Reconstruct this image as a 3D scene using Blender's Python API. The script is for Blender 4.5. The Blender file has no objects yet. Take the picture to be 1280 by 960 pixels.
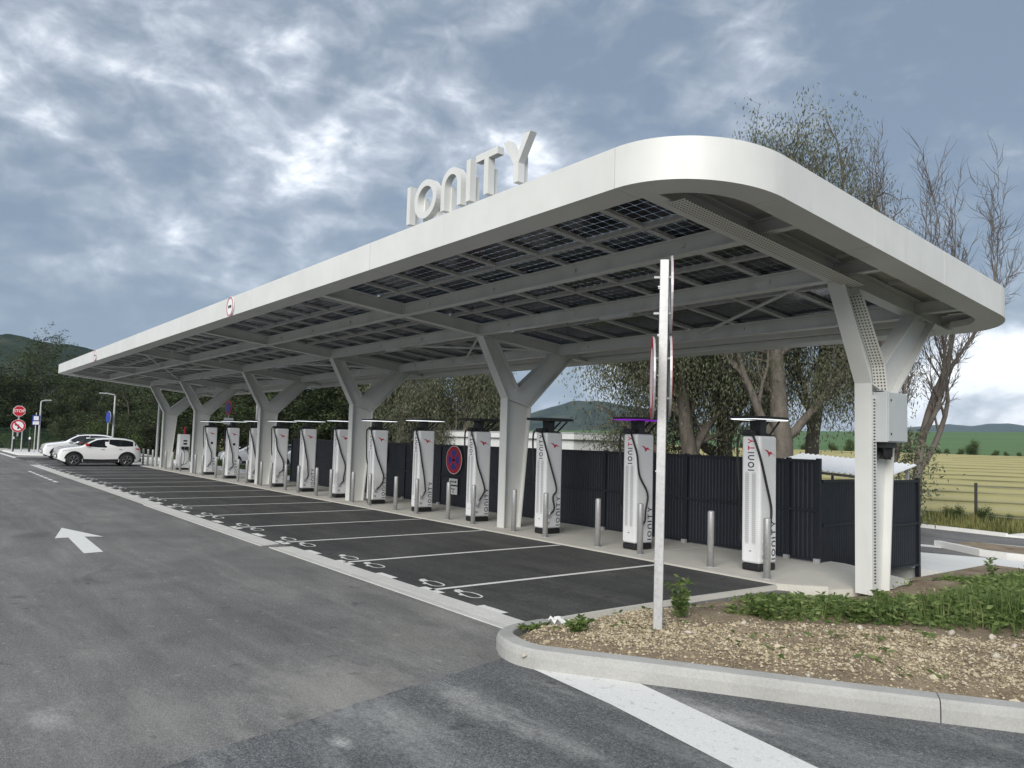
import bpy, math, random
import numpy as np
from mathutils import Vector, Matrix

rad = math.radians
SC = bpy.context.scene
COL = SC.collection

# ------------------------------------------------------------------ camera
F_PX, YAW, PITCH, ROLL = 969.804, 2.4832338687, 0.0719559813, 0.0283676988
CAM = np.array([0.0, 0.0, 1.947])
_cy, _sy, _cp, _sp = math.cos(YAW), math.sin(YAW), math.cos(PITCH), math.sin(PITCH)
_fwd = np.array([_cy*_cp, _sy*_cp, _sp]); _rt = np.array([_sy, -_cy, 0.0]); _up = np.cross(_rt, _fwd)
_r = _rt*math.cos(ROLL)+_up*math.sin(ROLL); _u = -_rt*math.sin(ROLL)+_up*math.cos(ROLL)
RM = np.stack([_r, _u, _fwd])
cam_d = bpy.data.cameras.new('camera'); cam = bpy.data.objects.new('camera', cam_d); COL.objects.link(cam)
cam_d.sensor_width = 36.0; cam_d.lens = F_PX/1280*36.0; cam_d.clip_start = 0.05; cam_d.clip_end = 20000
cam.matrix_world = Matrix(((_r[0], _u[0], -_fwd[0], CAM[0]), (_r[1], _u[1], -_fwd[1], CAM[1]),
                           (_r[2], _u[2], -_fwd[2], CAM[2]), (0, 0, 0, 1)))
SC.camera = cam

def ray(u, v): return RM.T @ np.array([(u-640)/F_PX, -(v-480)/F_PX, 1.0])
def at(u, v, x=None, y=None, z=None):
    d = ray(u, v)
    i, val = (0, x) if x is not None else (1, y) if y is not None else (2, z)
    return CAM + d*((val-CAM[i])/d[i])
def far(u, v, dist):
    d = ray(u, v); return CAM + d*(dist/math.hypot(d[0], d[1]))

# ------------------------------------------------------------------ world
SUN_DIR = Vector((0.46, -0.74, 0.50)).normalized()      # towards the sun
w = bpy.data.worlds.new('World'); SC.world = w; w.use_nodes = True
nt = w.node_tree; nt.nodes.clear()
def N(t, **k):
    n = nt.nodes.new(t)
    for a, b in k.items(): setattr(n, a, b)
    return n
def L(a, b): nt.links.new(a, b)
def wmath(op, a, b=None, c=None, clamp=False):
    n = N('ShaderNodeMath', operation=op, use_clamp=clamp)
    for i, q in enumerate((a, b, c)):
        if q is None: continue
        if isinstance(q, (int, float)): n.inputs[i].default_value = q
        else: L(q, n.inputs[i])
    return n.outputs[0]
def wvec(op, a, b):
    n = N('ShaderNodeVectorMath', operation=op)
    for i, q in enumerate((a, b)):
        if isinstance(q, (tuple, list, Vector)): n.inputs[i].default_value = q
        else: L(q, n.inputs[i])
    return n.outputs['Value'] if op in ('DOT_PRODUCT', 'LENGTH') else n.outputs[0]
def wsmooth(x, a, b):
    n = N('ShaderNodeMapRange', interpolation_type='SMOOTHSTEP'); L(x, n.inputs[0])
    n.inputs[1].default_value = a; n.inputs[2].default_value = b
    return n.outputs[0]
tc = N('ShaderNodeTexCoord'); dirv = tc.outputs['Generated']
sep = N('ShaderNodeSeparateXYZ'); L(dirv, sep.inputs[0])
den = wmath('ADD', wmath('MAXIMUM', sep.outputs[2], 0.0), 0.30)
comb = N('ShaderNodeCombineXYZ'); L(wmath('DIVIDE', sep.outputs[0], den), comb.inputs[0]); L(wmath('DIVIDE', sep.outputs[1], den), comb.inputs[1])
def wnoise(vec, scale, detail, rough, dist, off):
    n = N('ShaderNodeTexNoise'); m = N('ShaderNodeMapping'); L(vec, m.inputs[0]); m.inputs['Location'].default_value = off
    L(m.outputs[0], n.inputs['Vector']); n.inputs['Scale'].default_value = scale; n.inputs['Detail'].default_value = detail
    n.inputs['Roughness'].default_value = rough; n.inputs['Distortion'].default_value = dist
    return n.outputs['Fac']
cmap = N('ShaderNodeMapping'); L(dirv, cmap.inputs[0]); cmap.inputs['Scale'].default_value = (1.0, 1.0, 1.75)
n1 = wnoise(cmap.outputs[0], 2.7, 9, 0.54, 0.35, (3.1, 1.7, 0.4))
n2 = wnoise(cmap.outputs[0], 6.5, 9, 0.57, 0.45, (7.3, 4.2, 1.0)); n3 = wnoise(cmap.outputs[0], 17.0, 8, 0.60, 0.35, (1.3, 9.2, 2.0))
base = wmath('ADD', wmath('ADD', wmath('MULTIPLY', n1, 0.85), wmath('MULTIPLY', n2, 0.60)), wmath('MULTIPLY', wmath('SUBTRACT', n3, 0.5), 0.46))
base = wmath('SUBTRACT', base, 0.225)
# cloud masses where the photograph shows them: brighter and darker banks, by direction
def bank(u, v, r0, amt, stretch=1.0):
    d = ray(u, v); d = d/np.linalg.norm(d)
    return d, r0, amt
acc = base
for (u, v, r_, amt) in [(395, 130, .11, .045), (300, 290, .13, .10), (60, 250, .16, .08), (885, 60, .10, .13), (30, 70, .10, .01),
                        (600, 215, .09, .09), (720, 190, .08, .09), (1250, 520, .10, .20), (780, 500, .10, .12), (1180, 330, .10, .04),
                        (620, 90, .22, -.07), (1080, 90, .24, -.08), (250, 200, .12, -.06), (140, 380, .20, -.10), (1200, 240, .13, -.07), (750, 120, .12, -.04)]:
    d = ray(u, v); d = d/np.linalg.norm(d)
    dot = wvec('DOT_PRODUCT', dirv, tuple(d))
    f = wsmooth(dot, math.cos(r_*1.5), 1.0)
    mod = wmath('MULTIPLY', f, wmath('ADD', wmath('MULTIPLY', n2, 1.6), 0.2))
    acc = wmath('ADD', acc, wmath('MULTIPLY', mod, amt))
acc = wmath('ADD', wmath('MULTIPLY', wmath('SUBTRACT', acc, 0.53), 1.45), 0.525)
ramp = N('ShaderNodeValToRGB'); L(acc, ramp.inputs[0])
cr = ramp.color_ramp
cr.elements[0].position = 0.26; cr.elements[0].color = (0.072, 0.093, 0.121, 1)
cr.elements[1].position = 0.86; cr.elements[1].color = (0.52, 0.523, 0.53, 1)
for p, c in ((0.40, (0.098, 0.117, 0.141, 1)), (0.52, (0.142, 0.160, 0.184, 1)), (0.61, (0.200, 0.217, 0.242, 1)), (0.73, (0.325, 0.338, 0.358, 1))):
    e = cr.elements.new(p); e.color = c
sky = N('ShaderNodeTexSky', sky_type='NISHITA', sun_disc=False)
sky.sun_elevation = math.asin(SUN_DIR.z); sky.sun_rotation = math.atan2(SUN_DIR.x, SUN_DIR.y)
cm = N('ShaderNodeVectorMath', operation='SCALE'); L(ramp.outputs[0], cm.inputs[0]); cm.inputs['Scale'].default_value = 11.0
mix = N('ShaderNodeMix', data_type='RGBA'); mix.inputs[0].default_value = 0.93
L(sky.outputs[0], mix.inputs[6]); L(cm.outputs[0], mix.inputs[7])
bg = N('ShaderNodeBackground'); L(mix.outputs[2], bg.inputs[0]); bg.inputs[1].default_value = 0.1
wo = N('ShaderNodeOutputWorld'); L(bg.outputs[0], wo.inputs[0])

sun_d = bpy.data.lights.new('sun', 'SUN'); sun = bpy.data.objects.new('sun', sun_d); COL.objects.link(sun)
sun_d.energy = 1.5; sun_d.angle = rad(40); sun_d.color = (1.0, 0.955, 0.89)
sun.rotation_euler = SUN_DIR.to_track_quat('Z', 'Y').to_euler(); sun.location = (0, -20, 30)

vs = SC.view_settings; vs.view_transform = 'Standard'; vs.look = 'None'; vs.exposure = 1.5; vs.gamma = 1.0
SC.cycles.max_bounces = 6; SC.cycles.transparent_max_bounces = 12; SC.cycles.volume_bounces = 0
SC.cycles.use_denoising = True

# ------------------------------------------------------------------ helpers
class MB:
    def __init__(s): s.v = []; s.f = []; s.m = []
    def add(s, vs_, fs, mi=0):
        o = len(s.v); s.v += [tuple(map(float, q)) for q in vs_]
        for f in fs: s.f.append(tuple(i+o for i in f)); s.m.append(mi)
        return s
    def box(s, x0, x1, y0, y1, z0, z1, mi=0):
        return s.add([(x0,y0,z0),(x1,y0,z0),(x1,y1,z0),(x0,y1,z0),(x0,y0,z1),(x1,y0,z1),(x1,y1,z1),(x0,y1,z1)],
                     [(0,3,2,1),(4,5,6,7),(0,1,5,4),(1,2,6,5),(2,3,7,6),(3,0,4,7)], mi)
    def prism(s, pts, axis, a0, a1, mi=0):
        n = len(pts)
        def P(p, a): return (a, p[0], p[1]) if axis == 'x' else (p[0], a, p[1]) if axis == 'y' else (p[0], p[1], a)
        V = [P(p, a0) for p in pts]+[P(p, a1) for p in pts]
        Fs = [tuple(range(n-1, -1, -1)), tuple(range(n, 2*n))]+[(i, (i+1) % n, n+(i+1) % n, n+i) for i in range(n)]
        return s.add(V, Fs, mi)
    def ribbon(s, a, b, axis, a0, a1, closed=False, mi=0):
        n = len(a)
        def P(p, q): return (q, p[0], p[1]) if axis == 'x' else (p[0], q, p[1]) if axis == 'y' else (p[0], p[1], q)
        V = [P(p, a0) for p in a]+[P(p, a0) for p in b]+[P(p, a1) for p in a]+[P(p, a1) for p in b]
        Fs = []
        for i in range(n if closed else n-1):
            j = (i+1) % n
            Fs += [(i, j, n+j, n+i), (2*n+i, 3*n+i, 3*n+j, 2*n+j), (i, 2*n+i, 2*n+j, j), (n+i, n+j, 3*n+j, 3*n+i)]
        if not closed:
            Fs += [(0, n, 3*n, 2*n), (n-1, 3*n-1, 4*n-1, 2*n-1)]
        return s.add(V, Fs, mi)
    def tube(s, path, r, n=8, caps=True, mi=0):
        P = [Vector(p) for p in path]; k = len(P)
        R = r if isinstance(r, (list, tuple)) else [r]*k
        V = []; Fs = []; ref = None
        for i in range(k):
            t = (P[min(i+1, k-1)]-P[max(i-1, 0)])
            t = t.normalized() if t.length > 1e-9 else Vector((0, 0, 1))
            if ref is None: ref = t.orthogonal().normalized()
            ref = ref-t*ref.dot(t)
            ref = ref.normalized() if ref.length > 1e-6 else t.orthogonal().normalized()
            b = t.cross(ref)
            for j in range(n):
                a = 2*math.pi*j/n
                V.append(P[i]+(ref*math.cos(a)+b*math.sin(a))*R[i])
        for i in range(k-1):
            for j in range(n):
                Fs.append((i*n+j, i*n+(j+1) % n, (i+1)*n+(j+1) % n, (i+1)*n+j))
        if caps: Fs += [tuple(range(n-1, -1, -1)), tuple(range((k-1)*n, k*n))]
        return s.add(V, Fs, mi)
    def cyl(s, c, r, z0, z1, n=16, mi=0, r1=None):
        return s.tube([(c[0], c[1], z0), (c[0], c[1], z1)], [r, r if r1 is None else r1], n, True, mi)
    def disc(s, c, nrm, r, th, n=28, mi=0, r_in=0.0):
        c = Vector(c); nrm = Vector(nrm).normalized()
        if r_in == 0: return s.tube([c-nrm*th/2, c+nrm*th/2], r, n, True, mi)
        a = nrm.orthogonal().normalized(); b = nrm.cross(a); V = []
        for q in (-th/2, th/2):
            for R_ in (r_in, r):
                for j in range(n):
                    t = 2*math.pi*j/n; V.append(c+nrm*q+(a*math.cos(t)+b*math.sin(t))*R_)
        Fs = []
        for j in range(n):
            k = (j+1) % n
            Fs += [(j, k, n+k, n+j), (2*n+j, 3*n+j, 3*n+k, 2*n+k), (j, 2*n+j, 2*n+k, k), (n+j, n+k, 3*n+k, 3*n+j)]
        return s.add(V, Fs, mi)
    def build(s, name, mats, parent=None, origin=None, smooth=False, bevel=0.0, segs=2):
        me = bpy.data.meshes.new(name)
        if origin is None and parent is not None: origin = parent.get('_o', (0, 0, 0))
        o3 = origin or (0, 0, 0)
        me.from_pydata([(v[0]-o3[0], v[1]-o3[1], v[2]-o3[2]) for v in s.v], [], s.f)
        for m in (mats if isinstance(mats, (list, tuple)) else [mats]): me.materials.append(m)
        if any(s.m): me.polygons.foreach_set('material_index', s.m)
        if smooth:
            me.polygons.foreach_set('use_smooth', [True]*len(me.polygons))
        me.update()
        o = bpy.data.objects.new(name, me); COL.objects.link(o)
        if parent is not None:
            o.parent = parent
        elif origin is not None: o.location = o3
        if bevel:
            b = o.modifiers.new('bevel', 'BEVEL'); b.width = bevel; b.segments = segs; b.limit_method = 'ANGLE'; b.angle_limit = rad(40)
            b.harden_normals = False
        if parent is not None: o['_o'] = (0, 0, 0) if origin is None else tuple(o3)
        return o

def tag(o, label=None, cat=None, group=None, kind=None):
    if label: o['label'] = label
    if cat: o['category'] = cat
    if group: o['group'] = group
    if kind: o['kind'] = kind
    return o
def thing(name, loc, label, cat, group=None, rz=0.0, world=False):
    o = bpy.data.objects.new(name, None); COL.objects.link(o); o.empty_display_size = 0.2
    o.location = loc; o.rotation_euler = (0, 0, rz)
    if world: o['_o'] = tuple(float(q) for q in loc)       # children are given in world coordinates
    return tag(o, label, cat, group)
def copy_tree(o, parent=None):
    c = o.copy(); COL.objects.link(c); c.parent = parent
    for ch in o.children: copy_tree(ch, c)
    return c
ORD = ['first', 'second', 'third', 'fourth', 'fifth', 'sixth', 'seventh', 'eighth', 'ninth', 'tenth', 'eleventh', 'twelfth', 'thirteenth',
       'fourteenth', 'fifteenth', 'sixteenth', 'seventeenth', 'eighteenth', 'nineteenth', 'twentieth', 'twenty-first', 'twenty-second',
       'twenty-third', 'twenty-fourth', 'twenty-fifth', 'twenty-sixth', 'twenty-seventh', 'twenty-eighth', 'twenty-ninth', 'thirtieth',
       'thirty-first', 'thirty-second']

# ------------------------------------------------------------------ materials
class Mat:
    def __init__(s, name):
        s.m = bpy.data.materials.new(name); s.m.use_nodes = True; s.t = s.m.node_tree; s.t.nodes.clear()
        s.out = s.n('ShaderNodeOutputMaterial'); s.b = s.n('ShaderNodeBsdfPrincipled'); s.l(s.b.outputs[0], s.out.inputs[0])
        s.co = s.n('ShaderNodeTexCoord')
    def n(s, t, **k):
        q = s.t.nodes.new(t)
        for a, b in k.items(): setattr(q, a, b)
        return q
    def l(s, a, b): s.t.links.new(a, b)
    def set(s, i, v):
        q = s.b.inputs[i]
        if hasattr(v, 'is_linked') or hasattr(v, 'node'): s.l(v, q)
        else: q.default_value = v
    def noise(s, scale, detail=4, rough=0.55, vec=None, dist=0.0, sc=None, out='Fac'):
        q = s.n('ShaderNodeTexNoise'); v = vec or s.co.outputs['Object']
        if sc:
            m = s.n('ShaderNodeMapping'); m.inputs['Scale'].default_value = sc; s.l(v, m.inputs[0]); v = m.outputs[0]
        s.l(v, q.inputs['Vector'])
        q.inputs['Scale'].default_value = scale; q.inputs['Detail'].default_value = detail; q.inputs['Roughness'].default_value = rough
        q.inputs['Distortion'].default_value = dist
        return q.outputs[out]
    def ramp(s, fac, stops):
        q = s.n('ShaderNodeValToRGB'); s.l(fac, q.inputs[0]); e = q.color_ramp.elements
        def c4(c): return (c, c, c, 1) if isinstance(c, (int, float)) else (*c, 1)
        e[0].position, e[0].color = stops[0][0], c4(stops[0][1]); e[1].position, e[1].color = stops[-1][0], c4(stops[-1][1])
        for p, c in stops[1:-1]: x = e.new(p); x.color = c4(c)
        return q.outputs[0]
    def mix(s, f, a, b, mode='MIX'):
        q = s.n('ShaderNodeMix', data_type='RGBA', blend_type=mode)
        for i, v in ((0, f), (6, a), (7, b)):
            if isinstance(v, (int, float)): q.inputs[i].default_value = v if i == 0 else (v, v, v, 1)
            elif isinstance(v, tuple): q.inputs[i].default_value = (*v, 1)
            else: s.l(v, q.inputs[i])
        return q.outputs[2]
    def math(s, op, a, b=None, clamp=False):
        q = s.n('ShaderNodeMath', operation=op, use_clamp=clamp)
        for i, v in enumerate((a, b)):
            if v is None: continue
            if isinstance(v, (int, float)): q.inputs[i].default_value = v
            else: s.l(v, q.inputs[i])
        return q.outputs[0]
    def bump(s, h, strength=0.3, dist=0.01):
        q = s.n('ShaderNodeBump'); s.l(h, q.inputs['Height']); q.inputs['Strength'].default_value = strength; q.inputs['Distance'].default_value = dist
        s.l(q.outputs[0], s.b.inputs['Normal'])
    def xyz(s, coord='Object'):
        q = s.n('ShaderNodeSeparateXYZ'); s.l(s.co.outputs[coord], q.inputs[0]); return q.outputs

def plain(name, col, rough=0.5, metal=0.0, var=0.06, scale=6.0, spec=0.5, coat=0.0, vs_=None):
    m = Mat(name); a = tuple(c*(1-var) for c in col); b = tuple(min(1, c*(1+var)) for c in col)
    n = m.noise(scale, 5, 0.6, sc=vs_)
    m.set('Base Color', m.ramp(n, [(0.3, a), (0.7, b)]))
    r = m.ramp(m.noise(scale*2.3, 4, 0.6), [(0.3, max(0, rough-0.07)), (0.7, min(1, rough+0.08))]); m.l(r, m.b.inputs['Roughness'])
    m.set('Metallic', metal); m.set('Specular IOR Level', spec)
    if coat: m.set('Coat Weight', coat); m.set('Coat Roughness', 0.06)
    return m.m
def emit(name, col, strength):
    m = Mat(name); m.set('Base Color', (*col, 1)); m.set('Emission Color', (*col, 1)); m.set('Emission Strength', strength); return m.m

def steel_white():
    m = Mat('white_steel')
    n = m.noise(1.3, 6, 0.6); st = m.noise(5, 5, 0.6, sc=(1, 1, 0.12))
    c = m.ramp(n, [(0.3, (0.60, 0.61, 0.59)), (0.7, (0.67, 0.68, 0.66))])
    c = m.mix(m.ramp(st, [(0.54, 0.0), (0.75, 0.32)]), c, (0.50, 0.49, 0.45))
    m.set('Base Color', c); m.set('Roughness', 0.42); m.bump(m.noise(1.1, 3), 0.06, 0.02); return m.m
def asphalt(name, a, b, dust=0.0, dustcol=(0.30, 0.285, 0.25), speck=0.5, spots=()):
    m = Mat(name)
    big = m.noise(0.35, 6, 0.6, dist=0.6); mid = m.noise(2.2, 6, 0.65); fine = m.noise(95, 3, 0.7); vf = m.n('ShaderNodeTexVoronoi')
    m.l(m.co.outputs['Object'], vf.inputs['Vector']); vf.inputs['Scale'].default_value = 70
    c = m.ramp(big, [(0.32, a), (0.68, b)])
    c = m.mix(0.55, c, m.ramp(mid, [(0.3, 0.74), (0.7, 1.2)]), 'MULTIPLY')
    c = m.mix(speck, c, m.ramp(m.noise(34, 4, 0.75), [(0.36, 0.55), (0.5, 1.0), (0.64, 1.55)]), 'MULTIPLY')
    c = m.mix(speck, c, m.ramp(fine, [(0.38, 0.32), (0.5, 0.92), (0.66, 2.3)]), 'MULTIPLY')
    st = m.noise(0.9, 7, 0.7, sc=(0.35, 1.4, 1), dist=0.8)
    if dust:
        dm = m.math('MULTIPLY', m.ramp(st, [(0.47, 0.0), (0.66, 1.0)]), m.ramp(m.noise(14, 5, 0.75), [(0.35, 0.15), (0.65, 1.0)]))
        c = m.mix(m.math('MULTIPLY', dm, dust), c, dustcol)
    sp = m.ramp(m.noise(9.0, 3, 0.6), [(0.645, 0.0), (0.69, 1.0)])
    c = m.mix(m.math('MULTIPLY', sp, 0.6), c, tuple(min(.5, q*1.7) for q in b))
    ty = m.noise(1.6, 4, 0.6, sc=(0.06, 1.6, 1)); c = m.mix(0.5, c, m.ramp(ty, [(0.34, 0.72), (0.5, 1.0), (0.66, 1.14)]), 'MULTIPLY')
    oil = m.ramp(m.noise(3.3, 3, 0.55, dist=0.4), [(0.66, 0.0), (0.72, 0.5)]); c = m.mix(oil, c, tuple(q*0.45 for q in a))
    if spots:
        X_, Y_, _z = m.xyz(); sn = m.noise(5, 7, 0.75, sc=(0.7, 1.3, 1)); sf = m.noise(45, 3, 0.7)
        for (x0, y0, rx, ry, am, col) in spots:
            dx, dy = m.math('DIVIDE', m.math('SUBTRACT', X_, x0), rx), m.math('DIVIDE', m.math('SUBTRACT', Y_, y0), ry)
            dd = m.math('SQRT', m.math('ADD', m.math('MULTIPLY', dx, dx), m.math('MULTIPLY', dy, dy)))
            dd = m.math('ADD', dd, m.math('MULTIPLY', m.math('SUBTRACT', sn, 0.5), 2.6))
            k_ = m.math('MULTIPLY', m.ramp(dd, [(0.25, am), (1.0, 0.0)]), m.ramp(sf, [(0.36, 0.3), (0.6, 1.0)])); c = m.mix(k_, c, col)
    tar = m.ramp(m.noise(0.55, 3, 0.5, dist=1.2), [(0.68, 0.0), (0.74, 0.55)])
    c = m.mix(tar, c, tuple(q*0.6 for q in a))
    m.set('Base Color', c); m.l(m.ramp(mid, [(0.3, 0.72), (0.7, 0.92)]), m.b.inputs['Roughness']); m.set('Specular IOR Level', 0.3)
    h = m.math('ADD', m.math('MULTIPLY', fine, 1.0), m.math('MULTIPLY', vf.outputs['Distance'], 0.6))
    m.bump(h, 0.5, 0.006); return m.m
def concrete(name, a, b, stain=(0.24, 0.23, 0.20), sc=1.0):
    m = Mat(name); big = m.noise(0.8*sc, 7, 0.65, dist=0.3); f = m.noise(60, 4, 0.7); sp = m.noise(7*sc, 6, 0.7)
    c = m.ramp(big, [(0.3, a), (0.7, b)])
    c = m.mix(0.5, c, m.ramp(f, [(0.3, 0.75), (0.7, 1.2)]), 'MULTIPLY')
    c = m.mix(m.ramp(sp, [(0.55, 0.0), (0.8, 0.55)]), c, stain)
    m.set('Base Color', c); m.set('Roughness', 0.88); m.set('Specular IOR Level', 0.25); m.bump(m.math('ADD', f, sp), 0.35, 0.006); return m.m
def marking():
    m = Mat('road_paint'); wn = m.noise(11, 7, 0.75); f = m.noise(80, 3, 0.7)
    c = m.mix(0.5, (0.72, 0.72, 0.70), m.ramp(f, [(0.3, 0.72), (0.7, 1.15)]), 'MULTIPLY')
    c = m.mix(m.ramp(wn, [(0.56, 0.0), (0.72, 0.75)]), c, (0.22, 0.22, 0.215))
    m.set('Base Color', c); m.set('Roughness', 0.75); m.bump(f, 0.4, 0.004); return m.m
def solar():
    m = Mat('solar_cells'); x, y, z = m.xyz()
    def lines(c, pitch, wdt):
        q = m.math('FRACT', m.math('ADD', m.math('DIVIDE', c, pitch), 100.0)); d = m.math('ABSOLUTE', m.math('SUBTRACT', q, 0.5))
        return m.math('GREATER_THAN', d, 0.5-wdt/pitch/2)
    g = m.math('MAXIMUM', lines(x, 0.163, 0.018), lines(y, 0.163, 0.018))
    g = m.math('MULTIPLY', g, 0.85)
    fine = m.math('MULTIPLY', lines(x, 0.0272, 0.0022), 0.06)
    m.set('Base Color', m.mix(m.math('MAXIMUM', g, fine), (0.004, 0.005, 0.008), (0.60, 0.62, 0.64)))
    m.set('Roughness', 0.16); m.set('Specular IOR Level', 0.28)
    tr = m.n('ShaderNodeBsdfTransparent'); tr.inputs[0].default_value = (0.8, 0.85, 0.9, 1); mx = m.n('ShaderNodeMixShader')
    m.l(m.math('MULTIPLY', g, 0.75), mx.inputs[0]); m.l(m.b.outputs[0], mx.inputs[1]); m.l(tr.outputs[0], mx.inputs[2]); m.l(mx.outputs[0], m.out.inputs[0])
    return m.m
def perforated():
    m = Mat('perforated_tray'); x, y, z = m.xyz('UV')
    def cell(c): return m.math('SUBTRACT', m.math('FRACT', m.math('DIVIDE', c, 0.045)), 0.5)
    a, b = cell(x), cell(y); d = m.math('SQRT', m.math('ADD', m.math('MULTIPLY', a, a), m.math('MULTIPLY', b, b)))
    m.set('Base Color', m.mix(m.math('LESS_THAN', d, 0.27), (0.66, 0.66, 0.62), (0.05, 0.05, 0.045))); m.set('Roughness', 0.45); return m.m
def foliage(name, a, b, c3, trans=0.25, scale=1.1):
    m = Mat(name); n = m.noise(scale, 3, 0.6); g = m.n('ShaderNodeNewGeometry')
    rnd = g.outputs['Random Per Island']
    c = m.ramp(m.math('ADD', m.math('MULTIPLY', n, 0.55), m.math('MULTIPLY', rnd, 0.45)), [(0.28, a), (0.5, b), (0.74, c3)])
    m.set('Base Color', c); m.set('Roughness', 0.6); m.set('Specular IOR Level', 0.3)
    t = m.n('ShaderNodeBsdfTranslucent'); m.l(c, t.inputs[0]); mx = m.n('ShaderNodeMixShader'); mx.inputs[0].default_value = trans
    m.l(m.b.outputs[0], mx.inputs[1]); m.l(t.outputs[0], mx.inputs[2]); m.l(mx.outputs[0], m.out.inputs[0]); return m.m
def bark(name, a, b):
    m = Mat(name); n = m.noise(7, 6, 0.7, sc=(1, 1, 0.25)); m.set('Base Color', m.ramp(n, [(0.3, a), (0.7, b)])); m.set('Roughness', 0.9)
    m.bump(n, 0.5, 0.03); return m.m
def galv():
    m = Mat('galvanised_steel'); v = m.n('ShaderNodeTexVoronoi'); m.l(m.co.outputs['Object'], v.inputs['Vector']); v.inputs['Scale'].default_value = 38
    n = m.noise(4, 5, 0.65, sc=(1, 1, 0.3))
    c = m.mix(0.10, m.ramp(n, [(0.3, (0.38, 0.40, 0.41)), (0.7, (0.50, 0.52, 0.53))]), v.outputs['Color'], 'OVERLAY')
    hs = m.n('ShaderNodeHueSaturation'); hs.inputs['Saturation'].default_value = 0.15; m.l(c, hs.inputs['Color'])
    m.set('Base Color', hs.outputs[0]); m.set('Metallic', 0.45); m.set('Roughness', 0.48); return m.m

M = {}
M['steel'] = steel_white(); M['sheet'] = plain('roof_sheet', (0.62, 0.605, 0.56), 0.5)
M['alu'] = plain('aluminium_rail', (0.48, 0.48, 0.465), 0.5, 0.15)
M['solar'] = solar(); M['perf'] = perforated(); M['galv'] = galv()
def _sp(u, v, rx, ry, am, col): p_ = at(u, v, z=0.0); return (float(p_[0]), float(p_[1]), rx, ry, am, col)
_du, _wh = (0.33, 0.318, 0.288), (0.50, 0.50, 0.48)
SP1 = [_sp(420, 865, 1.0, .8, .6, _du), _sp(200, 895, .9, .5, .35, _du), _sp(520, 800, 1.3, .7, .35, _du), _sp(60, 900, .35, .15, .5, _wh), _sp(300, 915, .5, .12, .5, _du), _sp(560, 770, .8, .35, .35, _du)]
SP2 = [_sp(425, 928, .14, .08, .95, _wh), _sp(590, 880, .7, .22, .55, _wh), _sp(900, 895, .5, .12, .6, _wh), _sp(700, 930, .6, .15, .35, _wh), _sp(520, 905, .6, .3, .3, _wh)]
M['road'] = asphalt('worn_asphalt', (0.122, 0.122, 0.120), (0.178, 0.177, 0.172), dust=0.6, dustcol=(0.31, 0.302, 0.28), spots=SP1)
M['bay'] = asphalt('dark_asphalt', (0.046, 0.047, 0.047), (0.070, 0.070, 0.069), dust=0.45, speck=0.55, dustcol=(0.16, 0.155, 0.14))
M['junction'] = asphalt('new_asphalt', (0.098, 0.103, 0.105), (0.132, 0.137, 0.139), dust=0.7, speck=0.62, dustcol=(0.36, 0.36, 0.35), spots=SP2)
M['paint'] = marking()
M['slab'] = concrete('slab_concrete', (0.50, 0.485, 0.435), (0.60, 0.585, 0.53), (0.38, 0.36, 0.31))
M['kerb'] = concrete('kerb_concrete', (0.335, 0.335, 0.32), (0.425, 0.425, 0.405), (0.26, 0.25, 0.225), 2.0)
M['gutter'] = concrete('gutter_concrete', (0.50, 0.495, 0.47), (0.60, 0.595, 0.57), (0.38, 0.37, 0.34), 1.5)
M['pale'] = concrete('pale_concrete', (0.68, 0.68, 0.66), (0.77, 0.77, 0.75), (0.58, 0.57, 0.54))
M['white'] = plain('white_coating', (0.78, 0.79, 0.80), 0.32, var=0.02, coat=0.15)
M['grey_coat'] = plain('grey_coating', (0.60, 0.61, 0.62), 0.35, var=0.02)
M['black'] = plain('black_plastic', (0.014, 0.014, 0.016), 0.45)
M['rubber'] = plain('black_rubber', (0.018, 0.018, 0.018), 0.6)
M['ink'] = plain('dark_lettering', (0.02, 0.024, 0.04), 0.5); M['red'] = plain('red_print', (0.52, 0.02, 0.055), 0.45)
M['magenta'] = plain('crimson_print', (0.58, 0.02, 0.10), 0.45)
M['cabinet'] = plain('cabinet_grey', (0.46, 0.49, 0.50), 0.4, var=0.03)
M['fence'] = plain('anthracite_sheet', (0.011, 0.014, 0.021), 0.45, var=0.15, scale=2)
M['fence_post'] = plain('anthracite_post', (0.012, 0.014, 0.020), 0.45)
M['carpaint'] = plain('white_car_paint', (0.80, 0.81, 0.82), 0.22, var=0.01, coat=0.8)
M['glass'] = plain('dark_glass', (0.012, 0.014, 0.017), 0.05, spec=0.8)
M['lamp'] = plain('lamp_glass', (0.55, 0.57, 0.6), 0.12); M['chrome'] = plain('alloy_metal', (0.32, 0.32, 0.33), 0.3, 0.8)
M['sign_red'] = plain('sign_red', (0.48, 0.015, 0.03), 0.4); M['sign_white'] = plain('sign_white', (0.78, 0.78, 0.78), 0.4, var=0.02)
M['sign_blue'] = plain('sign_blue', (0.02, 0.05, 0.32), 0.4); M['faded_red'] = plain('faded_red', (0.46, 0.20, 0.23), 0.5); M['sign_back'] = plain('sign_back', (0.48, 0.49, 0.50), 0.45, 0.3)
M['led_white'] = emit('led_white', (0.95, 0.98, 1.0), 0.42); M['led_purple'] = emit('led_purple', (0.30, 0.02, 0.62), 0.26)
M['bark'] = bark('grey_bark', (0.065, 0.056, 0.046), (0.165, 0.145, 0.122)); M['bark_dead'] = bark('dead_bark', (0.085, 0.072, 0.062), (0.18, 0.158, 0.14))
M['bark_dark'] = bark('dark_bark', (0.05, 0.042, 0.035), (0.12, 0.10, 0.085))
M['leaf_euc'] = foliage('eucalyptus_leaves', (0.060, 0.072, 0.042), (0.125, 0.140, 0.082), (0.220, 0.225, 0.145), 0.35)
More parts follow.
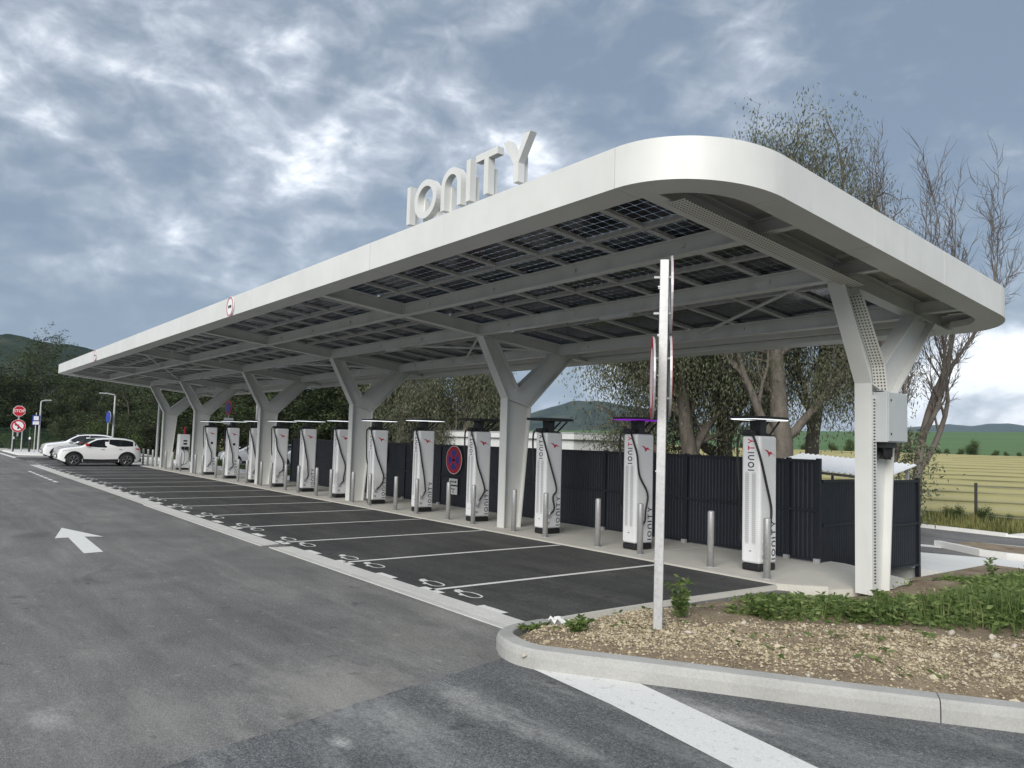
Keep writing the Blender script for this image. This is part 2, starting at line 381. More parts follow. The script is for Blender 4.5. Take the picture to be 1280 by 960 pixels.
M['leaf_dark'] = foliage('dark_leaves', (0.018, 0.030, 0.012), (0.042, 0.064, 0.024), (0.090, 0.112, 0.042), 0.25, 0.5)
M['leaf_mid'] = foliage('green_leaves', (0.030, 0.055, 0.016), (0.060, 0.095, 0.026), (0.12, 0.15, 0.045), 0.25)
M['weed'] = foliage('weed_leaves', (0.070, 0.120, 0.034), (0.145, 0.215, 0.062), (0.260, 0.310, 0.125), 0.4, 2.0)
M['dry'] = foliage('dry_grass', (0.11, 0.135, 0.04), (0.22, 0.22, 0.075), (0.34, 0.31, 0.13), 0.35, 0.8)
M['wallw'] = plain('white_render', (0.62, 0.63, 0.62), 0.8); M['black_post'] = plain('black_post', (0.02, 0.02, 0.022), 0.5)

# ------------------------------------------------------------------ the setting: terrain, roads, fields, hills
def sheet(name, poly, z, mat, parent=None, kind='structure', th=None):
    b = MB(); n = len(poly)
    if th is None: b.add([(p[0], p[1], z) for p in poly], [tuple(range(n))])
    else: b.prism(poly, 'z', z-th, z)
    o = b.build(name, mat, parent)
    if parent is None: tag(o, kind=kind)
    return o
def ground_mat():
    m = Mat('meadow_ground'); n = m.noise(0.05, 6, 0.6); f = m.noise(3, 5, 0.7)
    c = m.ramp(n, [(0.35, (0.060, 0.075, 0.026)), (0.65, (0.120, 0.115, 0.05))]); c = m.mix(0.6, c, m.ramp(f, [(0.3, 0.6), (0.7, 1.4)]), 'MULTIPLY')
    m.set('Base Color', c); m.set('Roughness', 0.95); return m.m
b = MB(); ang = np.linspace(0, 2*math.pi, 65)[:-1]
V = []; Fs = []; rr = (30, 120, 600, 6500)
V.append((-20, 8, -0.62))
for r_ in rr:
    for a in ang: V.append((-20+r_*math.cos(a), 8+r_*math.sin(a), -0.62))
for j in range(64): Fs.append((0, 1+j, 1+(j+1) % 64))
for k in range(len(rr)-1):
    for j in range(64): Fs.append((1+k*64+j, 1+(k+1)*64+j, 1+(k+1)*64+(j+1) % 64, 1+k*64+(j+1) % 64))
b.add(V, Fs); tag(b.build('ground', ground_mat()), kind='structure')

# asphalt of the aisle (one sheet), the darker bays, the newer junction asphalt
road = sheet('asphalt_road', [(-70, -45), (14, -45), (14, 12.0), (2.5, 10.2), (-2.0, 7.0), (-5.0, 5.4), (-6.2, 9.9), (-60, 10.2), (-75, 4.6), (-75, -8)], 0.0, M['road'])
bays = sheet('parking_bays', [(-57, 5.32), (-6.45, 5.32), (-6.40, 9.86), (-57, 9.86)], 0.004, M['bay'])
_seam = [(-4.05, -2.2), (-4.86, 1.28), (-5.20, 2.55), (-5.37, 3.25), (-5.60, 4.30)]; _sr = random.Random(4)
_seam = [(float(np.interp(q, [p[1] for p in _seam], [p[0] for p in _seam]))+_sr.gauss(0, .012), q) for q in np.linspace(-2.2, 4.3, 70)]
junction = sheet('junction_asphalt', [*_seam, (-5.2, 4.6), (-2.2, 6.6), (3, 10.2), (13, 12), (13, -12), (-2.0, -12)], 0.004, M['junction'])
slab = sheet('charging_slab', [(-58, 9.85), (-6.15, 9.85), (-5.85, 10.0), (-5.15, 11.72), (-5.9, 12.1), (-7.0, 12.62), (-58, 12.62)], 0.03, M['slab'], th=0.5)
for i, x in enumerate(np.arange(-9.5, -56, -5.0)):
    MB().box(x-0.006, x+0.006, 9.87, 12.2, 0.0295, 0.0345).build('slab_joint', M['ink'] if False else M['gutter'], slab)

# gutter: concrete channel blocks in three runs
gut = tag(bpy.data.objects.new('gutter', None), kind='structure'); COL.objects.link(gut)
def gutter_run(x0, x1, y0, n):
    xs = np.linspace(x0, x1, n+1)
    for i in range(n):
        a, c = xs[i]-0.004, xs[i+1]+0.004
        g = MB(); sk = 0.10 if i == 0 else 0.0; sk2 = -0.10 if i == n-1 else 0.0
        for (ya, yb, z0, z1) in ((y0, y0+0.125, 0.012, 0.006), (y0+0.137, y0+0.37, 0.006, 0.014)):
            ka, kb = sk*(ya-y0)/0.37, sk*(yb-y0)/0.37; la, lb = sk2*(ya-y0)/0.37, sk2*(yb-y0)/0.37
            g.add([(a-ka, ya, z0), (a-kb, yb, z1), (c-la, ya, z0), (c-lb, yb, z1), (a-ka, ya, -0.1), (a-kb, yb, -0.1), (c-la, ya, -0.1), (c-lb, yb, -0.1)],
                  [(0, 1, 3, 2), (0, 4, 5, 1), (2, 3, 7, 6), (0, 2, 6, 4), (1, 5, 7, 3)])
        g.build('gutter_block', M['gutter'], gut)
gutter_run(-6.45, -13.08, 4.98, 7); gutter_run(-13.30, -21.8, 4.92, 9); gutter_run(-21.7, -33.5, 4.97, 12); gutter_run(-33.6, -46, 4.97, 12)

# painted marks in the bays
BX0, BDX = -8.558, 2.4973
def ribbon_path(b, pts, wd, z, closed):
    P = [Vector((p[0], p[1], 0)) for p in pts]; n = len(P); A = []; B = []
    for i in range(n):
        t = (P[(i+1) % n]-P[i-1]) if closed else (P[min(i+1, n-1)]-P[max(i-1, 0)])
        t.normalize(); nn = Vector((-t.y, t.x, 0)); A.append(P[i]+nn*wd/2); B.append(P[i]-nn*wd/2)
    V = [(p.x, p.y, z) for p in A]+[(p.x, p.y, z) for p in B]
    b.add(V, [(i, (i+1) % n, n+(i+1) % n, n+i) for i in range(n if closed else n-1)])
def car_symbol():
    b = MB()   # outline of a small car with a plug at its tail, about 0.62 x 0.34 m; local x along the gutter
    o = [(-.22, -.09), (-.10, -.11), (.05, -.13), (.19, -.13), (.29, -.09), (.31, 0.0), (.28, .08), (.19, .12), (.04, .13), (-.10, .11), (-.19, .05)]
    ribbon_path(b, o, 0.038, 0, True)
    b.add([(-.36, -.10, 0), (-.22, -.12, 0), (-.20, .02, 0), (-.30, .06, 0)], [(0, 1, 2, 3)])
    b.add([(-.43, -.03, .0), (-.35, -.06, .0), (-.32, .05, 0), (-.40, .06, 0)], [(0, 1, 2, 3)])
    b.add([(-.06, -.19, 0), (.04, -.19, 0), (.05, -.14, 0), (-.06, -.13, 0)], [(0, 1, 2, 3)])
    return b
sym_me = None
for i in range(18):
    x = BX0-i*BDX
    MB().add([(x-.045, 5.40, .008), (x+.045, 5.40, .008), (x+.045, 9.80, .008), (x-.045, 9.80, .008)], [(0, 1, 2, 3)]).build('bay_line', M['paint'], bays)
    for q in (x, x+BDX/2+0.05):
        MB().add([(q-.23, 5.335, .008), (q+.24, 5.335, .008), (q+.24, 5.47, .008), (q-.23, 5.47, .008)], [(0, 1, 2, 3)]).build('white_bar', M['paint'], bays)
    for q in (x-.40, x+.46):
        if sym_me is None:
            s0 = car_symbol().build('car_symbol', M['paint'], bays); sym_me = s0.data
        else:
            s0 = bpy.data.objects.new('car_symbol', sym_me); COL.objects.link(s0); s0.parent = bays
        s0.location = (q, 5.68, 0.008); s0.rotation_euler = (0, 0, rad(-4)); s0.scale = (.78, .72, 1)
# arrow, short dash line, give-way band
b = MB()
A = [(-17.32, 2.47), (-15.74, 2.15), (-15.76, 2.36), (-13.69, 2.28), (-13.74, 2.56), (-15.78, 2.62), (-15.65, 2.90)]
b.add([(p[0], p[1], .004) for p in A], [(0, 1, 2, 3, 4, 5, 6)]); b.build('road_arrow', M['paint'], road)
for i in range(7):
    a = -31.6-i*1.2
    MB().add([(a, 4.20, .004), (a-.85, 4.20, .004), (a-.85, 4.32, .004), (a, 4.32, .004)], [(0, 1, 2, 3)]).build('dash', M['paint'], road)
MB().add([(-5.27, 4.34, .008), (-4.42, 4.82, .008), (-3.60, 4.68, .008), (-2.66, 4.51, .008), (-1.9, 4.37, .008), (-2.2, 3.93, .008), (-3.0, 4.08, .008), (-4.2, 4.26, .008)],
         [(0, 1, 2, 7), (7, 2, 3, 6), (6, 3, 4, 5)]).build('white_band', M['paint'], junction)
MB().add([(-75, 5.0, .004), (-56, 5.15, .004), (-56, 5.4, .004), (-75, 5.25, .004)], [(0, 1, 2, 3)]).build('edge_line', M['paint'], road)
MB().add([(-58.5, 5.4, .004), (-58, 5.4, .004), (-58, 9.8, .004), (-58.5, 9.8, .004)], [(0, 1, 2, 3)]).build('edge_line', M['paint'], road)

# planting bed with its kerb
KP = [(-6.40, 5.42), (-6.36, 5.05), (-6.20, 4.74), (-5.92, 4.48), (-5.56, 4.31), (-5.25, 4.32), (-4.99, 4.46), (-4.43, 4.83), (-3.90, 5.17), (-3.40, 5.48), (-2.94, 5.78),
      (-2.20, 6.28), (-1.2, 6.98), (1.0, 8.5), (3.5, 10.2), (7.0, 12.4)]
kerb = tag(bpy.data.objects.new('kerb', None), kind='structure'); COL.objects.link(kerb)
def smooth_path(P, n=4):
    out = []
    for i in range(len(P)-1):
        p0, p1, p2, p3 = [np.array(P[max(0, min(len(P)-1, k))], float) for k in (i-1, i, i+1, i+2)]
        for t in np.linspace(0, 1, n, endpoint=False):
            out.append(tuple(0.5*((2*p1)+(-p0+p2)*t+(2*p0-5*p1+4*p2-p3)*t*t+(-p0+3*p1-3*p2+p3)*t**3)))
    return out+[tuple(P[-1])]
KS = smooth_path(KP, 4)
def kerb_scale(p): return float(np.clip(0.45+(p[0]+6.4)*0.75, 0.45, 1.0)) if p[1] < 5.6 or p[0] < -5.5 else 1.0
def sweep(b, path, prof, closed_prof=True, hsc=None):
    n = len(path); k = len(prof); V = []
    for i in range(n):
        a, c = np.array(path[max(0, i-1)]), np.array(path[min(n-1, i+1)]); t = (c-a)/np.linalg.norm(c-a); nn = np.array([-t[1], t[0]])
        kz = hsc(path[i]) if hsc else 1.0
        for (o, z) in prof: V.append((path[i][0]+nn[0]*o, path[i][1]+nn[1]*o, z*kz if z > 0 else z))
    Fs = []
    for i in range(n-1):
        for j in range(k if closed_prof else k-1):
            q = (j+1) % k; Fs.append((i*k+j, (i+1)*k+j, (i+1)*k+q, i*k+q))
    if closed_prof: Fs += [tuple(range(k)), tuple(range(n*k-1, (n-1)*k-1, -1))]
    b.add(V, Fs)
KPROF = [(0.0, -0.15), (0.0, 0.10), (0.012, 0.145), (0.03, 0.165), (0.15, 0.175), (0.16, 0.165), (0.16, -0.15)]
cuts = [0, 42, 56, len(KS)-1]
for a, c in zip(cuts[:-1], cuts[1:]):
    seg = list(KS[a:c+1])
    if c != cuts[-1]:
        p, q = np.array(seg[-2]), np.array(seg[-1]); seg[-1] = tuple(q-(q-p)/np.linalg.norm(q-p)*0.008)
    g = MB(); sweep(g, seg, KPROF, hsc=kerb_scale); g.build('kerb_stone', M['kerb'], kerb)
g = MB(); sweep(g, [(-6.40, 5.43), (-6.42, 6.5), (-6.40, 8.0), (-6.34, 9.6)], [(-0.0, -0.1), (0.0, 0.055), (-0.075, 0.06), (-0.075, -0.1)][::-1]); g.build('edging_stone', M['slab'], kerb)
g = MB(); sweep(g, [(-6.33, 9.61), (-6.10, 9.76), (-5.82, 10.02)], [(0.03, -0.1), (0.03, 0.085), (-0.09, 0.09), (-0.09, -0.1)][::-1]); g.build('edging_stone', M['slab'], kerb)

rng = np.random.default_rng(7); random.seed(7)
def vnoise(x, y, s, seed=0):
    x = np.asarray(x, float)*s; y = np.asarray(y, float)*s
    xi, yi = np.floor(x).astype(int), np.floor(y).astype(int); fx, fy = x-xi, y-yi; fx = fx*fx*(3-2*fx); fy = fy*fy*(3-2*fy)
    def h(a, c): q = np.sin(a*127.1+c*311.7+seed*74.7)*43758.5453; return q-np.floor(q)
    return (h(xi, yi)*(1-fx)+h(xi+1, yi)*fx)*(1-fy)+(h(xi, yi+1)*(1-fx)+h(xi+1, yi+1)*fx)*fy
KA = np.array(KS)
def kerb_dist(x, y):
    """signed distance to the kerb's outer line, positive inside the bed"""
    x = np.atleast_1d(x); y = np.atleast_1d(y); best = np.full(x.shape, 1e9); sg = np.zeros(x.shape)
    for i in range(len(KA)-1):
        a, c = KA[i], KA[i+1]; d = c-a; L2 = d@d
        t = np.clip(((x-a[0])*d[0]+(y-a[1])*d[1])/L2, 0, 1); px, py = a[0]+t*d[0]-x, a[1]+t*d[1]-y; q = np.hypot(px, py)
        s_ = np.sign(d[0]*(y-a[1])-d[1]*(x-a[0])); m_ = q < best; best = np.where(m_, q, best); sg = np.where(m_, s_, sg)
    return best*np.where(sg == 0, 1, sg)
def bed_h(x, y):
    x = np.asarray(x, float); y = np.asarray(y, float)
    h = 0.125+0.05*vnoise(x, y, 1.3, 1)+0.035*vnoise(x, y, 4.5, 2)+0.02*vnoise(x, y, 14, 3)
    d = kerb_dist(x.ravel(), y.ravel()).reshape(x.shape)
    h = h+0.06*np.clip((d-0.3)/0.8, 0, 1)*np.clip((x+6)/2, 0, 1)
    h = h-0.09*np.clip((y-7.5)/2.0, 0, 1)*np.clip((-x-4.2)/1.5, 0, 1)-0.06*np.clip((-5.2-x)/1.0, 0, 1)
    h = h-0.07*np.clip((0.42-d)/0.3, 0, 1)-0.12*np.clip((-5.95-x)/0.4, 0, 1)*np.clip((y-5.2)/.5, 0, 1)-0.13*np.exp(-((x+5.5)**2+(y-10.1)**2)/1.1)
    h = h-0.06*np.clip((-5.55-x)/0.7, 0, 1)
    h = h-0.50*np.clip((y-11.6-0.35*(x+5))/4.0, 0, 1)
    return h, d
def in_bed(x, y, d):
    return (d > 0.10) & ((x > -6.36) | (y < 5.2)) & ~((y > 9.62+0.55*(x+6.33)) & (x < -5.75)) & ~((y > 10.0+2.45*(x+5.85)) & (y < 12.3) & (x < -5.1))
xs = np.arange(-6.5, 8.0, 0.075); ys = np.arange(4.1, 17.2, 0.075); X, Y = np.meshgrid(xs, ys, indexing='ij')
H, D = bed_h(X, Y); H = np.where(in_bed(X, Y, D), H, -0.25)
b = MB(); nx, ny = X.shape
V = np.stack([X.ravel(), Y.ravel(), H.ravel()], 1); hm = H.ravel()
Fs = [(i*ny+j, (i+1)*ny+j, (i+1)*ny+j+1, i*ny+j+1) for i in range(nx-1) for j in range(ny-1)
      if max(hm[i*ny+j], hm[(i+1)*ny+j], hm[(i+1)*ny+j+1], hm[i*ny+j+1]) > -0.24 or Y[i, j] > 13]
b.v = [tuple(q) for q in V]; b.f = Fs; b.m = [0]*len(Fs)
def soil():
    m = Mat('soil'); n = m.noise(2.2, 6, 0.65); f = m.noise(28, 5, 0.75); vf = m.noise(120, 3, 0.7)
    c = m.ramp(n, [(0.3, (0.165, 0.122, 0.080)), (0.5, (0.275, 0.215, 0.145)), (0.7, (0.37, 0.30, 0.21))])
    c = m.mix(0.7, c, m.ramp(f, [(0.3, 0.5), (0.7, 1.5)]), 'MULTIPLY'); c = m.mix(0.5, c, m.ramp(vf, [(0.3, 0.6), (0.7, 1.4)]), 'MULTIPLY')
    m.set('Base Color', c); m.set('Roughness', 0.97); m.bump(m.math('ADD', f, vf), 0.9, 0.02); return m.m
bed = tag(b.build('planting_bed', soil(), smooth=True), kind='structure')

# loose gravel along the kerb, larger stones, clods: nobody could count them
def rock_mesh(b, p, r, rng, flat=0.7):
    pts = [(1, 0, 0), (-1, 0, 0), (0, 1, 0), (0, -1, 0), (0, 0, 1), (0, 0, -1)]; a = rng.uniform(0, 6.28); ca, sa = math.cos(a), math.sin(a)
    sx, sy_, sz = r*rng.uniform(0.75, 1.35), r*rng.uniform(0.7, 1.2), r*flat*rng.uniform(0.7, 1.2); V = []
    for q in pts:
        x_, y_, z_ = q[0]*sx+rng.normal(0, r*.18), q[1]*sy_+rng.normal(0, r*.18), q[2]*sz+rng.normal(0, r*.14)
        V.append((p[0]+x_*ca-y_*sa, p[1]+x_*sa+y_*ca, p[2]+z_))
    b.add(V, [(0, 2, 4), (2, 1, 4), (1, 3, 4), (3, 0, 4), (2, 0, 5), (1, 2, 5), (3, 1, 5), (0, 3, 5)])
def stone_mat(name, a, b_, c3):
    m = Mat(name); g = m.n('ShaderNodeNewGeometry'); n = m.noise(25, 4, 0.7)
    c = m.ramp(g.outputs['Random Per Island'], [(0.1, a), (0.5, b_), (0.9, c3)]); c = m.mix(0.5, c, m.ramp(n, [(0.3, 0.65), (0.7, 1.3)]), 'MULTIPLY')
    m.set('Base Color', c); m.set('Roughness', 0.92); m.bump(n, 0.5, 0.01); return m.m
M['stone'] = stone_mat('gravel_stone', (0.22, 0.175, 0.11), (0.37, 0.31, 0.205), (0.50, 0.44, 0.32))
M['pale_stone'] = stone_mat('pale_stone', (0.36, 0.32, 0.26), (0.46, 0.42, 0.35), (0.56, 0.53, 0.46))
g = MB(); cnt = 0
while cnt < 42000:
    x = rng.uniform(-6.2, 0.8, 4000); y = rng.uniform(4.4, 11, 4000); h, d = bed_h(x, y)
    band = 1.55+0.35*vnoise(x, y, 1.5, 9)+0.12*(x+5)
    ok = in_bed(x, y, d) & (d > 0.2) & (rng.uniform(0, 1, x.shape) < np.clip((d-0.15)/0.35, 0.12, 1)*np.clip((band-d)/0.35, 0.015, 1)*(0.35+0.65*np.clip((x+6.1)/0.8, 0, 1))*(0.3+1.0*vnoise(x, y, 2.7, 5)))
    for i in np.nonzero(ok)[0]:
        r_ = 0.0045+0.0125*rng.uniform(0, 1)**2.4
        if rng.uniform() < 0.012: r_ = rng.uniform(0.018, 0.035)
        rock_mesh(g, (x[i], y[i], h[i]+r_*0.25), r_, rng); cnt += 1
tag(g.build('gravel', M['stone']), 'loose tan gravel spread behind the kerb', 'gravel', kind='stuff')
for i, (u, v, r_) in enumerate([(655, 811, .04), (690, 800, .03), (1040, 735, .05), (960, 741, .035), (1128, 745, .04), (1190, 808, .055), (1240, 812, .05), (1268, 822, .045), (1120, 806, .045), (1075, 800, .04), (930, 790, .035), (860, 800, .045), (1010, 845, .04), (1245, 835, .04)]):
    p = at(u, v, z=0.16); hh, _ = bed_h(np.array([p[0]]), np.array([p[1]])); g = MB(); rock_mesh(g, (0, 0, r_*.4), r_, rng, .8)
    o = g.build('stone', M['pale_stone'], origin=(0, 0, 0)); o.location = (p[0], p[1], float(hh[0]))
    bv = o.modifiers.new('bevel', 'BEVEL'); bv.width = r_*.3; bv.segments = 2
    tag(o, 'pale limestone lump lying in the planting bed', 'stone', 'pale stones in the planting bed')

# weeds and grass on the bed
def blade(b, p, h_, lean, az, wd):
    dx, dy = math.cos(az), math.sin(az); px, py = -dy*wd/2, dx*wd/2
    m_ = (p[0]+dx*lean*.35, p[1]+dy*lean*.35, p[2]+h_*.62); t = (p[0]+dx*lean, p[1]+dy*lean, p[2]+h_)
    b.add([(p[0]-px, p[1]-py, p[2]), (p[0]+px, p[1]+py, p[2]), (m_[0]+px*.8, m_[1]+py*.8, m_[2]), (m_[0]-px*.8, m_[1]-py*.8, m_[2]), t], [(0, 1, 2, 3), (3, 2, 4)])
def leaf(b, p, d, ln, wd, rng):
    d = Vector(d).normalized(); s_ = d.cross(Vector((rng.normal(), rng.normal(), rng.normal())));
    s_ = s_.normalized() if s_.length > 1e-5 else d.orthogonal().normalized()
    p = Vector(p); m_ = p+d*ln*.5; b.add([p, m_+s_*wd/2, p+d*ln, m_-s_*wd/2], [(0, 1, 2, 3)])
def weed_density(x, y, d):
    s_ = np.clip((d-(1.75+0.16*(x+5)))/0.5, 0, 1)
    right = np.clip((x+5.2)/1.6, 0, 1)
    patch = vnoise(x, y, 1.1, 21)*0.6+vnoise(x, y, 2.6, 22)*0.4
    pad = np.clip((np.hypot(x+5.25, y-10.4)-.6)/.6, 0, 1)
    return pad*np.maximum(s_*np.clip((patch-0.60+0.50*right)/0.2, 0, 1), .012*(d > .5))
g = MB(); cnt = 0
while cnt < 19000:
    x = rng.uniform(-6.2, 0.8, 6000); y = rng.uniform(5.0, 16.5, 6000); h, d = bed_h(x, y)
    dn = weed_density(x, y, d); keep = in_bed(x, y, d) & (rng.uniform(0, 1, x.shape) < dn*np.where(y > 12.5, .7, 1))
    for i in np.nonzero(keep)[0]:
        hh = rng.uniform(0.05, 0.19)*(0.45+1.2*float(vnoise(x[i], y[i], 1.7, 31)))*(1+.5*min(1, max(0, (x[i]+4.5)/2)))*(.3+.7*min(1, dn[i]*1.3))*(.5+.5*min(1, max(0, (x[i]+5.0)/1.2)))
        if rng.uniform() < 0.45:
            for _ in range(5): blade(g, (x[i]+rng.normal(0, .02), y[i]+rng.normal(0, .02), h[i]-.01), hh*1.15, rng.uniform(.02, .11), rng.uniform(0, 6.28), rng.uniform(.006, .012))
        else:
            for k in range(5):
                a = rng.uniform(0, 6.28); zz = h[i]+hh*rng.uniform(0.15, 0.9)
                leaf(g, (x[i]+rng.normal(0, .035), y[i]+rng.normal(0, .035), zz), (math.cos(a), math.sin(a), rng.uniform(-.3, .5)), rng.uniform(.045, .11), rng.uniform(.02, .042), rng)
        cnt += 1
tag(g.build('weeds', M['weed']), 'low green weeds and grass covering the back of the planting bed', 'weeds', kind='stuff')
def weed_plant(u, v, h_, n, label, z=0.16, spread=.25, leaf_l=.08, mat='weed'):
    p = at(u, v, z=z); hh, _ = bed_h(np.array([p[0]]), np.array([p[1]])); base_z = float(hh[0]) if hh[0] > -.2 else 0.0
    t = thing('weed_plant', (p[0], p[1], base_z), label, 'plant', 'weed plants in the bed')
    s_ = MB(); lf = MB()
    for k in range(n):
        a = rng.uniform(0, 6.28); q = rng.uniform(.2, 1)*spread; hk = h_*rng.uniform(.55, 1.0)
        path = [(0, 0, -.02), (math.cos(a)*q*.3, math.sin(a)*q*.3, hk*.5), (math.cos(a)*q, math.sin(a)*q, hk)]
        s_.tube(path, [.004, .003, .0015], 4)
        for j in range(26):
            f = rng.uniform(.15, 1); w0 = [path[1][i_]*min(1, f*2)+(path[2][i_]-path[1][i_])*max(0, f*2-1) for i_ in range(3)]
            b_ = rng.uniform(0, 6.28); leaf(lf, w0, (math.cos(b_), math.sin(b_), rng.uniform(-.3, .6)), leaf_l*rng.uniform(.6, 1.2), leaf_l*.42, rng)
    s_.build('stem', M['weed'], t); lf.build('foliage', M[mat], t); return t
weed_plant(850, 778, .42, 9, 'tall leafy weed growing beside the galvanised sign post', spread=.2)
weed_plant(720, 792, .14, 6, 'small weed clump at the pointed tip of the planting bed', spread=.14)
weed_plant(668, 782, .07, 5, 'flat trailing weed at the kerb end of the planting bed', spread=.25, z=.1)
weed_plant(960, 782, .24, 12, 'bushy weed between the sign post and the cabinet column', spread=.28)
weed_plant(1238, 722, .42, 4, 'thin tall thistle standing in front of the pale concrete strip', spread=.2, z=0.05)
weed_plant(1100, 738, .12, 7, 'weed tuft at the foot of the cabinet column', spread=.15)
weed_plant(1075, 790, .22, 12, 'dense weed clump in the middle of the bed', spread=.3)

# crumpled pale rag by the bed tip
p = at(703, 779, z=.08); g = MB(); rag = []
for i in range(7):
    for j in range(5): rag.append((p[0]+(i-3)*.05+rng.normal(0, .012), p[1]+(j-2)*.035+rng.normal(0, .01), .07+rng.uniform(0, .07)))
g.add(rag, [(i*5+j, (i+1)*5+j, (i+1)*5+j+1, i*5+j+1) for i in range(6) for j in range(4)])
o = g.build('rag', M['wallw'], origin=(float(p[0]), float(p[1]), .05)); so = o.modifiers.new('thick', 'SOLIDIFY'); so.thickness = .004
tag(o, 'crumpled pale rag at the pointed tip of the planting bed', 'rag')
# ------------------------------------------------------------------ the solar canopy
CX = [-5.48, -13.67, -21.2, -28.87, -37.3, -42.85]
XL, XR, YF, YB = -43.85, -4.40, 5.60, 13.05
def zb(y): return 4.55-0.102*(y-6.0)
def zf(y): return 4.57-0.100*(y-5.6)
def zp(y): return zb(y)+0.285
canopy = thing('solar_canopy', (-24.0, 10.6, 0.0), 'long white steel canopy roofed with solar panels over the charging posts', 'canopy', world=True)

def ibeam_y(name, x, y0, y1, depth=0.25, fw=0.20, off=0.0):
    b = MB(); t = 0.018
    def quad(ya, yb, lo, hi, xa, xb):
        b.add([(xa, ya, zb(ya)+lo), (xb, ya, zb(ya)+lo), (xb, yb, zb(yb)+lo), (xa, yb, zb(yb)+lo), (xa, ya, zb(ya)+hi), (xb, ya, zb(ya)+hi), (xb, yb, zb(yb)+hi), (xa, yb, zb(yb)+hi)],
              [(0, 3, 2, 1), (4, 5, 6, 7), (0, 1, 5, 4), (1, 2, 6, 5), (2, 3, 7, 6), (3, 0, 4, 7)])
    quad(y0, y1, off, off+t, x-fw/2, x+fw/2); quad(y0, y1, off+depth-t, off+depth, x-fw/2, x+fw/2); quad(y0, y1, off+t+.001, off+depth-t-.001, x-.006, x+.006)
    return b.build(name, M['steel'], canopy)
def ibeam_x(name, y, x0, x1, depth=0.23, fw=0.16, off=0.012):
    b = MB(); t = 0.016; z0 = zb(y)+off
    b.box(x0, x1, y-fw/2, y+fw/2, z0, z0+t); b.box(x0, x1, y-fw/2, y+fw/2, z0+depth-t, z0+depth); b.box(x0, x1, y-.006, y+.006, z0+t+.001, z0+depth-t-.001)
    for e in (x0+.012, x1-.012):      # end plate and bolts
        b.box(e-.008, e+.008, y-fw/2+.005, y+fw/2-.005, z0+t+.001, z0+depth-t-.001)
    for xx in np.arange(x0+1.0, x1-.5, 2.06): b.box(xx-.02, xx+.02, y-.045, y-.008, z0+depth*.45, z0+depth*.62)
    return b.build(name, M['steel'], canopy)

for ci, cx in enumerate(CX):
    ibeam_y('rafter', cx, 6.0, 12.78)
    W = [(10.383, 0.0), (10.815, 0.0), (11.025, 2.715), (12.27, zb(12.27)-.003), (11.76, zb(11.76)-.003), (10.68, 3.05), (10.00, zb(10.0)-.003), (9.675, zb(9.675)-.003), (10.383, 2.86)]
    web = MB().prism(W, 'x', cx-.009, cx+.009).build('column', M['steel'], canopy)
    def flange(name, path, th, inward):
        A = []; B = []; P = [Vector((p[0], p[1])) for p in path]; n = len(P)
        for i in range(n):
            t1 = (P[i]-P[i-1]).normalized() if i else (P[1]-P[0]).normalized(); t2 = (P[i+1]-P[i]).normalized() if i < n-1 else t1
            t = (t1+t2).normalized(); k = 1/max(.3, t.dot(t1)); nn = Vector((-t.y, t.x))*inward
            A.append(tuple(P[i])); B.append(tuple(P[i]+nn*th*k))
        return MB().ribbon(A, B, 'x', cx-.12, cx+.12).build(name, M['steel'], web)
    flange('flange', [(10.36, 0.0), (10.36, 2.865), (9.65, zb(9.65)-.002)], .022, -1)
    flange('flange', [(10.838, 0.0), (11.05, 2.70), (12.30, zb(12.30)-.002)], .022, 1)
    flange('flange', [(10.02, zb(10.02)-.004), (10.68, 3.075), (11.74, zb(11.74)-.004)], .020, 1)
    for (y_, z_) in ((9.82, zb(9.82)-.01), (12.02, zb(12.02)-.01)):
        bb = MB()
        for sx in (-.07, .07):
            for sy in (-.09, .09): bb.tube([(cx+sx, y_+sy, zb(y_+sy)-.002), (cx+sx, y_+sy, zb(y_+sy)-.03)], .014, 6)
        bb.build('bolts', M['galv'], web)
    # stiffener at the fork
    MB().prism([(10.385, 2.85), (10.40, 2.865), (11.03, 2.71), (11.01, 2.695)], 'x', cx-.11, cx+.11).build('stiffener', M['steel'], web)

BEAM_Y = [7.76, 9.66, 11.93]
ends = [XR+.42]+CX+[XL+.42]
for y in BEAM_Y:
    for i in range(len(CX)-1): ibeam_x('beam', y, CX[i+1]+.011, CX[i]-.011)
    ibeam_x('outrigger', y, CX[0]+.011, XR-.36, 0.17, 0.12, 0.06); ibeam_x('outrigger', y, XL+.36, CX[-1]-.011, 0.17, 0.12, 0.06)
for i in range(len(CX)-1):
    b = MB(); y = 12.62; b.box(CX[i+1]+.011, CX[i]-.011, y-.04, y+.04, zb(y)+.08, zb(y)+.22); b.build('beam', M['steel'], canopy)

# fascia: sheet-metal edge, panel by panel, round corners
def arc(cx_, cy_, r, a0, a1, n=14): return [(cx_+r*math.cos(rad(a)), cy_+r*math.sin(rad(a))) for a in np.linspace(a0, a1, n)]
RF, RB, RLf, RLb = 1.20, 0.90, 0.35, 0.6
front = list(np.linspace(XL+RLf, XR-RF, 8)); back = list(np.linspace(XR-RB, XL+RLb, 8)); pieces = []
for a, c in zip(front[:-1], front[1:]): pieces.append([(q, YF) for q in np.linspace(a+.006, c-.006, 2)])
pieces.append(arc(XR-RF, YF+RF, RF, -90, 0, 36))
sides = np.linspace(YF+RF, YB-RB, 4)
for a, c in zip(sides[:-1], sides[1:]): pieces.append([(XR, a+.006), (XR, c-.006)])
pieces.append(arc(XR-RB, YB-RB, RB, 0, 90, 18))
for a, c in zip(back[:-1], back[1:]): pieces.append([(a-.003, YB), (c+.003, YB)])
pieces.append(arc(XL+RLb, YB-RLb, RLb, 90, 180, 10))
